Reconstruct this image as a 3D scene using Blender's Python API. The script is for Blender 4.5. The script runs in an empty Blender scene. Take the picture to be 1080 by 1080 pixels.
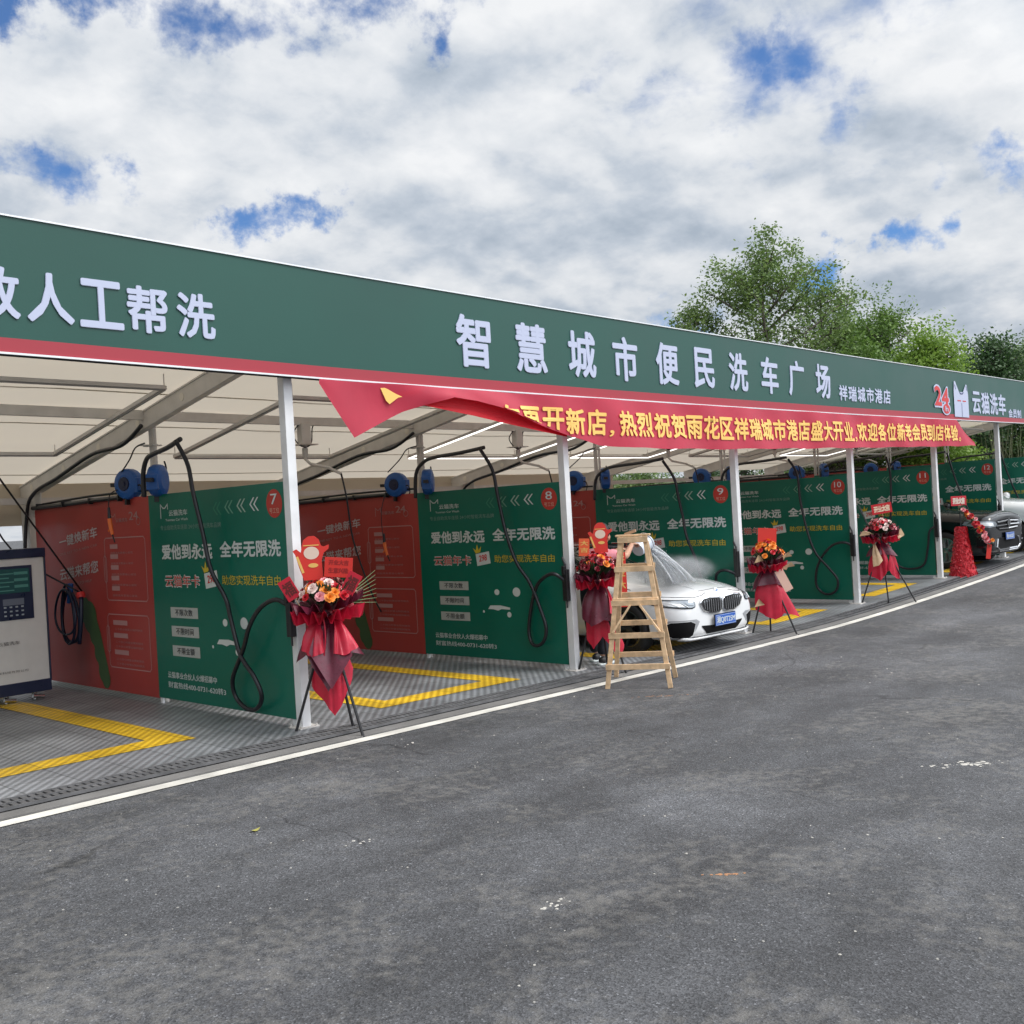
import bpy, bmesh, math, random
import numpy as np
from math import sin, cos, pi, radians
from mathutils import Vector, Matrix
from mathutils.bvhtree import BVHTree
from mathutils.geometry import delaunay_2d_cdt
random.seed(7)
S = bpy.context.scene
COL = S.collection

# ------------------------------------------------------------------ materials
MATS = {}
def mat(name, col, rough=.6, metal=0., var=0., vscale=8., bump=0., bscale=60., spec=.5, coat=0., trans=0., emit=None, estr=0., noise_detail=6.):
    if name in MATS: return MATS[name]
    m = bpy.data.materials.new(name); m.use_nodes = True
    nt = m.node_tree; b = nt.nodes['Principled BSDF']
    b.inputs['Base Color'].default_value = (*col, 1)
    b.inputs['Roughness'].default_value = rough
    b.inputs['Metallic'].default_value = metal
    b.inputs['Specular IOR Level'].default_value = spec
    b.inputs['Coat Weight'].default_value = coat
    b.inputs['Coat Roughness'].default_value = .05
    if emit: 
        b.inputs['Emission Color'].default_value = (*emit, 1); b.inputs['Emission Strength'].default_value = estr
    tc = nt.nodes.new('ShaderNodeTexCoord')
    if var > 0:
        n = nt.nodes.new('ShaderNodeTexNoise'); n.inputs['Scale'].default_value = vscale; n.inputs['Detail'].default_value = noise_detail
        nt.links.new(tc.outputs['Object'], n.inputs['Vector'])
        r = nt.nodes.new('ShaderNodeMapRange'); r.inputs[1].default_value = .3; r.inputs[2].default_value = .7
        r.inputs[3].default_value = 1 - var; r.inputs[4].default_value = 1 + var
        nt.links.new(n.outputs['Fac'], r.inputs[0])
        h = nt.nodes.new('ShaderNodeHueSaturation'); h.inputs['Color'].default_value = (*col, 1)
        nt.links.new(r.outputs[0], h.inputs['Value']); nt.links.new(h.outputs[0], b.inputs['Base Color'])
        r2 = nt.nodes.new('ShaderNodeMapRange'); r2.inputs[1].default_value = .3; r2.inputs[2].default_value = .7
        r2.inputs[3].default_value = max(0.02, rough - .08); r2.inputs[4].default_value = min(1, rough + .08)
        nt.links.new(n.outputs['Fac'], r2.inputs[0]); nt.links.new(r2.outputs[0], b.inputs['Roughness'])
    if bump > 0:
        n2 = nt.nodes.new('ShaderNodeTexNoise'); n2.inputs['Scale'].default_value = bscale; n2.inputs['Detail'].default_value = 4
        nt.links.new(tc.outputs['Object'], n2.inputs['Vector'])
        bp = nt.nodes.new('ShaderNodeBump'); bp.inputs['Strength'].default_value = bump; bp.inputs['Distance'].default_value = .02
        nt.links.new(n2.outputs['Fac'], bp.inputs['Height']); nt.links.new(bp.outputs[0], b.inputs['Normal'])
    if trans > 0:
        t = nt.nodes.new('ShaderNodeBsdfTranslucent'); t.inputs['Color'].default_value = (*[min(1, c*1.1) for c in col], 1)
        mx = nt.nodes.new('ShaderNodeMixShader'); mx.inputs[0].default_value = trans
        out = nt.nodes['Material Output']
        nt.links.new(b.outputs[0], mx.inputs[1]); nt.links.new(t.outputs[0], mx.inputs[2]); nt.links.new(mx.outputs[0], out.inputs['Surface'])
    MATS[name] = m
    return m

W_PAINT = mat('white paint', (.68, .69, .70), .45, var=.10, vscale=5, bump=.05, bscale=20)
GREY_STEEL = mat('galvanised steel', (.60, .575, .54), .55, .0, var=.10, vscale=5)
ALU = mat('brushed aluminium', (.42, .42, .41), .45, .3, var=.1, vscale=6)
DARK_STEEL = mat('dark painted steel', (.035, .035, .04), .45, var=.1)
RUBBER = mat('black rubber hose', (.008, .009, .014), .38, var=.2, vscale=20)
BLACK = mat('black plastic', (.012, .012, .014), .4)
BLUE = mat('blue plastic', (.008, .085, .32), .4, var=.12, vscale=9)
NAVY = mat('navy enamel', (.008, .014, .05), .35, var=.1)
GREEN = mat('green printed board', (0.0, .125, .083), .38, var=.07, vscale=1.6, bump=.03, bscale=8)
REDB = mat('red printed board', (.36, .042, .035), .42, var=.09, vscale=1.6, bump=.03, bscale=8)
INKW = mat('white print', (.55, .6, .6), .5)
INKF = mat('faded print', (.16, .27, .24), .5)
INKG = mat('green tint print', (.03, .2, .13), .5)
INKR = mat('red print', (.55, .03, .03), .5)
INKO = mat('orange red print', (.5, .07, .05), .5)
INKY = mat('yellow print', (.55, .42, .03), .5)
INKP = mat('pale red print', (.42, .22, .22), .5)
INKD = mat('dark print', (.03, .035, .04), .5)
INKGREY = mat('grey label', (.4, .43, .42), .5)
FASC = mat('fascia green', (.016, .076, .060), .42, var=.09, vscale=.7, spec=.35, bump=.03)
STRIP = mat('fascia red strip', (.34, .022, .038), .45, var=.05, vscale=1)
LETTER = mat('sign lettering', (.45, .49, .64), .45)
GOLDINK = mat('gold lettering', (.85, .52, .13), .5)
WOOD = mat('pale pine wood', (.64, .44, .26), .7, var=.25, vscale=14, bump=.15, bscale=40)
SKIN = mat('skin', (.5, .28, .19), .5)
HAIR = mat('black hair', (.008, .008, .009), .5, bump=.4, bscale=80)
FLEAF = mat('dark florist leaf', (.03, .07, .03), .5, var=.3, vscale=30)

def fabric_mat(name, col, trans, rough=.7, scale=3, bump=.15, var=.08):
    return mat(name, col, rough, var=var, vscale=scale, bump=bump, bscale=6, trans=trans)
TARP = fabric_mat('cream tarpaulin', (.64, .57, .47), .38, .6, 1.2, .05, .05)
BANNER = fabric_mat('red banner cloth', (.66, .055, .10), .4, .45)
WINE = mat('wine satin', (.11, .012, .03), .32, var=.2, vscale=12, bump=.2, bscale=20)
SATIN = mat('red satin', (.55, .015, .045), .35, var=.15, vscale=10, bump=.2, bscale=20, trans=.25)
GOLDP = mat('gold wrapping', (.62, .42, .25), .4, var=.2, vscale=12)

# ------------------------------------------------------------------ objects
def tag(o, label=None, cat=None, group=None, kind=None):
    if label: o['label'] = label
    if cat: o['category'] = cat
    if group: o['group'] = group
    if kind: o['kind'] = kind
    return o
def empty(name, loc, label, cat, group=None, rz=0.):
    o = bpy.data.objects.new(name, None); COL.objects.link(o); o.location = loc; o.rotation_euler = (0, 0, rz)
    o.empty_display_size = .1
    return tag(o, label, cat, group)

class MB:
    def __init__(s): s.v = []; s.f = []; s.m = []; s.cur = 0
    def mi(s, i): s.cur = i; return s
    def add(s, vs, fs):
        n = len(s.v); s.v += [tuple(v) for v in vs]; s.f += [tuple(i + n for i in f) for f in fs]; s.m += [s.cur]*len(fs); return s
    def box(s, c, d, R=None):
        hx, hy, hz = d[0]/2, d[1]/2, d[2]/2
        vs = [Vector((x, y, z)) for x in (-hx, hx) for y in (-hy, hy) for z in (-hz, hz)]
        if R is not None: vs = [R @ v for v in vs]
        vs = [v + Vector(c) for v in vs]
        return s.add(vs, [(0, 1, 3, 2), (4, 6, 7, 5), (0, 4, 5, 1), (2, 3, 7, 6), (0, 2, 6, 4), (1, 5, 7, 3)])
    def bb(s, x0, x1, y0, y1, z0, z1):
        return s.box(((x0+x1)/2, (y0+y1)/2, (z0+z1)/2), (abs(x1-x0), abs(y1-y0), abs(z1-z0)))
    def beam(s, a, b, w, h, up=(0, 0, 1)):
        a = Vector(a); b = Vector(b); d = (b-a); L = d.length; d.normalize()
        r = d.cross(Vector(up)); 
        if r.length < 1e-4: r = d.cross(Vector((1, 0, 0)))
        r.normalize(); u = r.cross(d)
        vs = [p + r*(sx*w/2) + u*(sz*h/2) for p in (a, b) for sx in (-1, 1) for sz in (-1, 1)]
        return s.add(vs, [(0, 2, 3, 1), (4, 5, 7, 6), (0, 1, 5, 4), (2, 6, 7, 3), (0, 4, 6, 2), (1, 3, 7, 5)])
    def tube(s, pts, r, n=8, cap=True, smooth=0):
        pts = [Vector(p) for p in pts]
        if smooth: pts = catmull(pts, smooth)
        rr = r if isinstance(r, (list, tuple)) else [r]*len(pts)
        if len(rr) != len(pts):
            k = len(rr); rr = [rr[min(k-1, int(i*(k-1)/max(1, len(pts)-1)))] for i in range(len(pts))]
        n0 = len(s.v); up = None
        for i, p in enumerate(pts):
            t = (pts[min(i+1, len(pts)-1)] - pts[max(i-1, 0)]);
            if t.length < 1e-9: t = Vector((0, 0, 1))
            t.normalize()
            if up is None: up = t.orthogonal().normalized()
            else:
                up = up - t*up.dot(t)
                if up.length < 1e-5: up = t.orthogonal()
                up.normalize()
            w = t.cross(up)
            for k in range(n):
                a = 2*pi*k/n; s.v.append(tuple(p + (up*cos(a) + w*sin(a))*rr[i]))
        for i in range(len(pts)-1):
            for k in range(n):
                a = n0+i*n+k; b = n0+i*n+(k+1) % n
                s.f.append((a, b, b+n, a+n)); s.m.append(s.cur)
        if cap:
            s.f.append(tuple(n0+k for k in reversed(range(n)))); s.m.append(s.cur)
            e = n0+(len(pts)-1)*n; s.f.append(tuple(e+k for k in range(n))); s.m.append(s.cur)
        return s
    def lathe(s, prof, c, axis=(0, 0, 1), n=24):
        ax = Vector(axis).normalized(); u = ax.orthogonal().normalized(); w = ax.cross(u); c = Vector(c)
        n0 = len(s.v)
        for (r, h) in prof:
            for k in range(n):
                a = 2*pi*k/n; s.v.append(tuple(c + ax*h + (u*cos(a)+w*sin(a))*max(r, 1e-4)))
        for i in range(len(prof)-1):
            for k in range(n):
                a = n0+i*n+k; b = n0+i*n+(k+1) % n
                s.f.append((a, b, b+n, a+n)); s.m.append(s.cur)
        return s
    def prism(s, pts2, origin, U, V, depth):
        """polygon pts2 in plane (origin,U,V), thickness depth along U x V."""
        U = Vector(U); V = Vector(V); N = U.cross(V); o = Vector(origin); n = len(pts2)
        a = [o + U*p[0] + V*p[1] for p in pts2]; b = [p + N*depth for p in a]
        fs = [tuple(reversed(range(n))), tuple(range(n, 2*n))] + [(i, (i+1) % n, n+(i+1) % n, n+i) for i in range(n)]
        return s.add(a+b, fs)
    def grid(s, fn, nu, nv):
        vs = [fn(i/nu, j/nv) for i in range(nu+1) for j in range(nv+1)]
        fs = [(i*(nv+1)+j, (i+1)*(nv+1)+j, (i+1)*(nv+1)+j+1, i*(nv+1)+j+1) for i in range(nu) for j in range(nv)]
        return s.add(vs, fs)
    def build(s, name, mats, parent=None, smooth=False, bevel=0., solid=0., loc=None):
        me = bpy.data.meshes.new(name); me.from_pydata(s.v, [], s.f)
        if not isinstance(mats, (list, tuple)): mats = [mats]
        for m in mats: me.materials.append(m)
        me.polygons.foreach_set('material_index', s.m)
        if smooth: me.polygons.foreach_set('use_smooth', [True]*len(s.f))
        me.update()
        o = bpy.data.objects.new(name, me); COL.objects.link(o)
        if parent: o.parent = parent
        if loc: o.location = loc
        if solid: 
            md = o.modifiers.new('solid', 'SOLIDIFY'); md.thickness = solid; md.offset = 0
        if bevel:
            md = o.modifiers.new('bev', 'BEVEL'); md.width = bevel; md.segments = 2; md.limit_method = 'ANGLE'
        return o

def catmull(P, k):
    out = []
    for i in range(len(P)-1):
        p0 = P[max(i-1, 0)]; p1 = P[i]; p2 = P[i+1]; p3 = P[min(i+2, len(P)-1)]
        for j in range(k):
            t = j/k
            out.append(.5*((2*p1) + (p2-p0)*t + (2*p0-5*p1+4*p2-p3)*t*t + (3*p1-p0-3*p2+p3)*t*t*t))
    out.append(P[-1]); return out

def interp(xs, ys, x):
    return float(np.interp(x, xs, ys))
# ------------------------------------------------------------------ lettering
_tc = {}
def glyphs(s, bold=0.0, extrude=0.0):
    key = (s, round(bold, 4), extrude)
    if key in _tc: return _tc[key]
    cu = bpy.data.curves.new('t', 'FONT'); cu.body = s; cu.size = 1; cu.offset = bold; cu.extrude = extrude; cu.resolution_u = 3
    o = bpy.data.objects.new('t', cu); COL.objects.link(o)
    dg = bpy.context.evaluated_depsgraph_get(); me = bpy.data.meshes.new_from_object(o.evaluated_get(dg))
    vs = [tuple(v.co) for v in me.vertices]; fs = [tuple(p.vertices) for p in me.polygons]
    bpy.data.objects.remove(o); bpy.data.meshes.remove(me)
    xs = [v[0] for v in vs]; ys = [v[1] for v in vs]
    _tc[key] = (vs, fs, (min(xs), max(xs), min(ys), max(ys)))
    return _tc[key]
class Plane:
    """drawing plane: origin, u axis, v axis; 'lift' along the normal u x v"""
    def __init__(s, o, u, v): s.o = Vector(o); s.u = Vector(u); s.v = Vector(v); s.n = s.u.cross(s.v)
    def P(s, a, b, l=.002): return s.o + s.u*a + s.v*b + s.n*l
def text(mb, pl, s, u0, u1, v0, v1, bold=.02, lift=.002, extrude=0., slope=0., shear=0.):
    """bold: stroke thickening as a share of the letter height; overlapping passes sit a hair apart"""
    vs, fs, (a, b, c, d) = glyphs(s, 0., extrude)
    h = v1-v0; e = bold*h*.8
    offs = [(0, 0)] if e < .0005 else [(0, 0), (-e, 0), (e, 0), (0, e), (0, -e), (-e*.7, e*.7), (e*.7, e*.7), (e*.7, -e*.7), (-e*.7, -e*.7)]
    if h < .12 and e > 0: offs = [(-e, -e*.5), (e, -e*.5), (-e, e*.5), (e, e*.5)]
    sx = (u1-u0-2*e)/(b-a); sy = (v1-v0-2*e)/(d-c)
    for k, (ox, oy) in enumerate(offs):
        out = []
        for v in vs:
            uu = u0+e+(v[0]-a)*sx+ox; vv = v0+e+(v[1]-c)*sy+oy
            out.append(pl.P(uu + shear*(vv-v0), vv + slope*(uu-u0), lift + v[2] + k*.00025))
        mb.add(out, fs)
def rect(mb, pl, u0, u1, v0, v1, lift=.0015, rot=0.):
    cu, cv = (u0+u1)/2, (v0+v1)/2; pts = []
    for a, b in ((u0, v0), (u1, v0), (u1, v1), (u0, v1)):
        x, y = a-cu, b-cv; pts.append(pl.P(cu + x*cos(rot)-y*sin(rot), cv + x*sin(rot)+y*cos(rot), lift))
    mb.add(pts, [(0, 1, 2, 3)])
def poly(mb, pl, pts, lift=.0015):
    from mathutils.geometry import tessellate_polygon
    tr = tessellate_polygon([[Vector((a, b, 0)) for a, b in pts]])
    fs = []
    for t in tr:
        a, b, c = [pts[i] for i in t]
        if (b[0]-a[0])*(c[1]-a[1])-(b[1]-a[1])*(c[0]-a[0]) < 0: t = (t[0], t[2], t[1])
        fs.append(tuple(t))
    mb.add([pl.P(a, b, lift) for a, b in pts], fs)
def disc(mb, pl, u, v, ru, rv=None, lift=.0015, n=28):
    rv = rv or ru; poly_pts = [pl.P(u+ru*cos(2*pi*k/n), v+rv*sin(2*pi*k/n), lift) for k in range(n)]
    mb.add(poly_pts, [tuple(range(n))])
def line(mb, pl, pts, w, lift=.0015, closed=False):
    n = len(pts); rng = range(n if closed else n-1)
    for i in rng:
        a = Vector(pts[i]); b = Vector(pts[(i+1) % n]); d = (b-a)
        if d.length < 1e-6: continue
        d.normalize(); q = Vector((-d.y, d.x))*w/2; a = a-d*w*.4; b = b+d*w*.4
        mb.add([pl.P(*(a-q), lift), pl.P(*(b-q), lift), pl.P(*(b+q), lift), pl.P(*(a+q), lift)], [(0, 1, 2, 3)])

# ------------------------------------------------------------------ site levels
_gx = [-400, -10, 1, 2.6, 5.3, 7.9, 10.4, 12.2, 14.2, 16.2, 18.2, 19.6, 21.6, 23.6, 27, 31, 40, 400]
_gz = [.10, .10, .085, .065, .015, -.035, -.08, -.097, -.112, -.085, -.035, .005, .07, .146, .25, .36, .45, .45]
_gxs = np.arange(-20, 45, .25); _gr = np.interp(_gxs, _gx, _gz)
_k = np.hanning(11); _k /= _k.sum(); _gzs = np.convolve(np.pad(_gr, 5, mode='edge'), _k, 'valid')
def za(x): return float(np.interp(x, _gxs, _gzs))           # asphalt level
def zp(x): return za(x) + .04                                # bay floor level
YF = 7.48            # front face of the posts
X7 = 5.274; SP = 3.737
def XP(i): return X7 + (i-7)*SP
def zfb(x): return interp([-4, 2.8, 5.8, 9, 12.2, 16.5, 25.5, 28], [3.15, 3.125, 3.096, 3.09, 3.095, 3.11, 3.178, 3.2], x)
def zraf(x, y): return 3.39 - .187*(y-7.4) + (zfb(x)-3.1)    # underside of the rafters
# ------------------------------------------------------------------ camera, light, sky
cam = bpy.data.cameras.new('camera'); co = bpy.data.objects.new('camera', cam); COL.objects.link(co); S.camera = co
HC = 1.84; yaw, pitch, roll = .74847670, -.00089262, -.05689026
f = Vector((cos(yaw)*cos(pitch), sin(yaw)*cos(pitch), sin(pitch))); r = Vector((sin(yaw), -cos(yaw), 0)); u = r.cross(f)
r2 = r*cos(roll) + u*sin(roll); u2 = -r*sin(roll) + u*cos(roll)
co.matrix_world = Matrix(((r2.x, u2.x, -f.x, 0), (r2.y, u2.y, -f.y, 0), (r2.z, u2.z, -f.z, HC), (0, 0, 0, 1)))
cam.sensor_width = 36; cam.lens = 36*1082/1080; cam.clip_start = .05; cam.clip_end = 3000

SUN_EL, SUN_AZ = radians(52), radians(-62)      # azimuth measured from +X, sun behind and to the right of the camera
sd = Vector((cos(SUN_EL)*cos(SUN_AZ), cos(SUN_EL)*sin(SUN_AZ), sin(SUN_EL)))
sl = bpy.data.lights.new('sun', 'SUN'); sl.energy = 1.9; sl.angle = radians(17); sl.color = (1, .95, .88)
so = bpy.data.objects.new('sun', sl); COL.objects.link(so); so.rotation_euler = (-sd).to_track_quat('-Z', 'Y').to_euler()

w = bpy.data.worlds.new('World'); S.world = w; w.use_nodes = True
nt = w.node_tree; N = nt.nodes; L = nt.links
bg = N['Background']
sky = N.new('ShaderNodeTexSky'); sky.sky_type = 'NISHITA'; sky.sun_disc = False; sky.sun_elevation = SUN_EL
sky.sun_rotation = radians(90) - SUN_AZ; sky.air_density = 1.0; sky.dust_density = .6; sky.ozone_density = 2.5
tc = N.new('ShaderNodeTexCoord')
def MN(op, a=None, b=None, c=None, clamp=False):
    n = N.new('ShaderNodeMath'); n.operation = op; n.use_clamp = clamp
    for i, x in enumerate((a, b, c)):
        if x is None: continue
        if isinstance(x, (int, float)): n.inputs[i].default_value = x
        else: L.new(x, n.inputs[i])
    return n.outputs[0]
def MR(x, a, b, c, d, sm=True):
    n = N.new('ShaderNodeMapRange'); n.interpolation_type = 'SMOOTHSTEP' if sm else 'LINEAR'
    L.new(x, n.inputs[0]); 
    for i, v in enumerate((a, b, c, d)): n.inputs[i+1].default_value = v
    return n.outputs[0]
sep = N.new('ShaderNodeSeparateXYZ'); L.new(tc.outputs['Generated'], sep.inputs[0])
zz = MN('MAXIMUM', MN('ADD', sep.outputs[2], .34), .2)
cx = MN('DIVIDE', sep.outputs[0], zz); cy = MN('DIVIDE', sep.outputs[1], zz)
cmb = N.new('ShaderNodeCombineXYZ'); L.new(cx, cmb.inputs[0]); L.new(cy, cmb.inputs[1])
def NO(scale, detail, rough=.5, dist=0., off=(0, 0, 0), lac=2.0, vec=None):
    mp = N.new('ShaderNodeMapping'); mp.inputs['Location'].default_value = off; L.new(vec or cmb.outputs[0], mp.inputs[0])
    n = N.new('ShaderNodeTexNoise'); n.inputs['Scale'].default_value = scale; n.inputs['Detail'].default_value = detail
    n.inputs['Roughness'].default_value = rough; n.inputs['Distortion'].default_value = dist; n.inputs['Lacunarity'].default_value = lac
    L.new(mp.outputs[0], n.inputs['Vector']); return n.outputs['Fac']
big = NO(.9, 2, .5, .2, (3.1, 1.7, 0)); mid = NO(2.9, 10, .5, .15, (.4, 2.3, 0)); fine = NO(12., 8, .6, .2, (5, 1, 0)); puff = NO(6.5, 8, .52, .15, (1, 6, 0))
relief = NO(4.2, 7, .5, .1, (.45, 2.34, 0)); relief0 = NO(4.2, 7, .5, .1, (.4, 2.3, 0))
slope = MN('SUBTRACT', relief0, relief)
# openings to the blue: soft spots in the cloud deck, by direction
gap = None
wn = N.new('ShaderNodeTexNoise'); wn.inputs['Scale'].default_value = 9; wn.inputs['Detail'].default_value = 7; wn.inputs['Roughness'].default_value = .62; L.new(tc.outputs['Generated'], wn.inputs['Vector'])
wv = N.new('ShaderNodeVectorMath'); wv.operation = 'MULTIPLY_ADD'; L.new(wn.outputs['Color'], wv.inputs[0]); wv.inputs[1].default_value = (.26, .26, .20); wv.inputs[2].default_value = (-.13, -.13, -.10)
wa = N.new('ShaderNodeVectorMath'); wa.operation = 'ADD'; L.new(wv.outputs[0], wa.inputs[0]); L.new(tc.outputs['Generated'], wa.inputs[1])
wsc = N.new('ShaderNodeVectorMath'); wsc.operation = 'MULTIPLY'; L.new(wa.outputs[0], wsc.inputs[0]); wsc.inputs[1].default_value = (1, 1, 1.7)
GAPS = [(0.398, 0.808, 0.434, 0.07, 1.0), (0.383, 0.82, 0.426, 0.05, 1.0), (0.49, 0.758, 0.431, 0.08, 1.0), (0.537, 0.796, 0.28, 0.05, 1.0), (0.558, 0.781, 0.281, 0.04, 0.9), (0.379, 0.871, 0.312, 0.06, 0.75), (0.416, 0.855, 0.31, 0.04, 0.7), (0.63, 0.636, 0.446, 0.05, 0.9), (0.57, 0.692, 0.443, 0.05, 0.7), (0.808, 0.438, 0.394, 0.08, 0.85), (0.831, 0.416, 0.368, 0.09, 0.8), (0.788, 0.485, 0.379, 0.06, 0.65), (0.805, 0.488, 0.338, 0.05, 0.6), (0.816, 0.434, 0.382, 0.17, 0.6), (0.897, 0.385, 0.217, 0.04, 1.0), (0.904, 0.367, 0.218, 0.04, 0.8), (0.925, 0.272, 0.266, 0.06, 0.7), (0.926, 0.258, 0.275, 0.05, 0.8), (0.814, 0.558, 0.163, 0.05, 1.0), (0.826, 0.539, 0.165, 0.06, 0.8), (0.861, 0.399, 0.316, 0.05, 0.5), (0.746, 0.535, 0.397, 0.05, 0.45)]
for (dx, dy, dz, rad, amp) in GAPS:
    d = N.new('ShaderNodeVectorMath'); d.operation = 'DISTANCE'; d.inputs[1].default_value = (dx, dy, dz*1.7); L.new(wsc.outputs[0], d.inputs[0])
    g = MR(d.outputs['Value'], rad*1.35, 0, 0, amp)
    gap = g if gap is None else MN('MAXIMUM', gap, g)
edge = MN('ADD', MN('MULTIPLY', MN('SUBTRACT', puff, .5), 1.5), MN('MULTIPLY', MN('SUBTRACT', fine, .5), 1.3))
cover = MR(MN('SUBTRACT', MN('ADD', edge, 1.12), MN('MULTIPLY', gap, 1.5)), -.30, .80, .03, 1)
s1 = MN('ADD', MN('MULTIPLY', MN('SUBTRACT', mid, .5), 1.5), MN('MULTIPLY', MN('SUBTRACT', big, .5), 1.3))
s2 = MN('ADD', MN('MULTIPLY', slope, 2.4), MN('ADD', MN('MULTIPLY', MN('SUBTRACT', puff, .5), 1.15), MN('MULTIPLY', MN('SUBTRACT', fine, .5), 1.1)))
# lower in the sky the deck is seen edge-on: greyer bellies
shade = MN('MULTIPLY_ADD', MN('ADD', s1, s2), .72, MR(sep.outputs[2], .05, .5, .50, .68))
ramp = N.new('ShaderNodeValToRGB'); L.new(shade, ramp.inputs[0])
e = ramp.color_ramp.elements; e[0].position = .05; e[0].color = (.42, .49, .58, 1); e[1].position = .95; e[1].color = (.90, .915, .935, 1)
m1 = e.new(.32); m1.color = (.56, .62, .70, 1); m2 = e.new(.58); m2.color = (.74, .775, .82, 1)
# nearer the horizon the deck is greyer
hz = MR(sep.outputs[2], .0, .4, .92, 1.0)
scl = N.new('ShaderNodeVectorMath'); scl.operation = 'SCALE'; L.new(ramp.outputs[0], scl.inputs[0]); L.new(hz, scl.inputs[3])
skys = N.new('ShaderNodeVectorMath'); skys.operation = 'SCALE'; L.new(sky.outputs[0], skys.inputs[0]); skys.inputs[3].default_value = .10
skyb = N.new('ShaderNodeVectorMath'); skyb.operation = 'MULTIPLY'; L.new(skys.outputs[0], skyb.inputs[0]); skyb.inputs[1].default_value = (.62, .95, 1.35)
mx = N.new('ShaderNodeMix'); mx.data_type = 'RGBA'; L.new(cover, mx.inputs[0]); L.new(skyb.outputs[0], mx.inputs[6]); 
# the deck glows round the veiled sun
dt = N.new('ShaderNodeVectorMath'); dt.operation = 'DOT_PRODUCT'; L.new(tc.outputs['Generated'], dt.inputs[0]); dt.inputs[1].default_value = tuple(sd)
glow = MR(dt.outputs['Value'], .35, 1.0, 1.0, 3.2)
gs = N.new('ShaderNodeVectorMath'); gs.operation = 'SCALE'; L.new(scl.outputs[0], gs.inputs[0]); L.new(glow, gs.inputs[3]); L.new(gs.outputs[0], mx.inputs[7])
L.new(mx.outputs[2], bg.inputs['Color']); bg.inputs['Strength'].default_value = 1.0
S.view_settings.view_transform = 'Standard'; S.view_settings.look = 'None'; S.view_settings.gamma = 1; S.view_settings.exposure = 0

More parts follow.
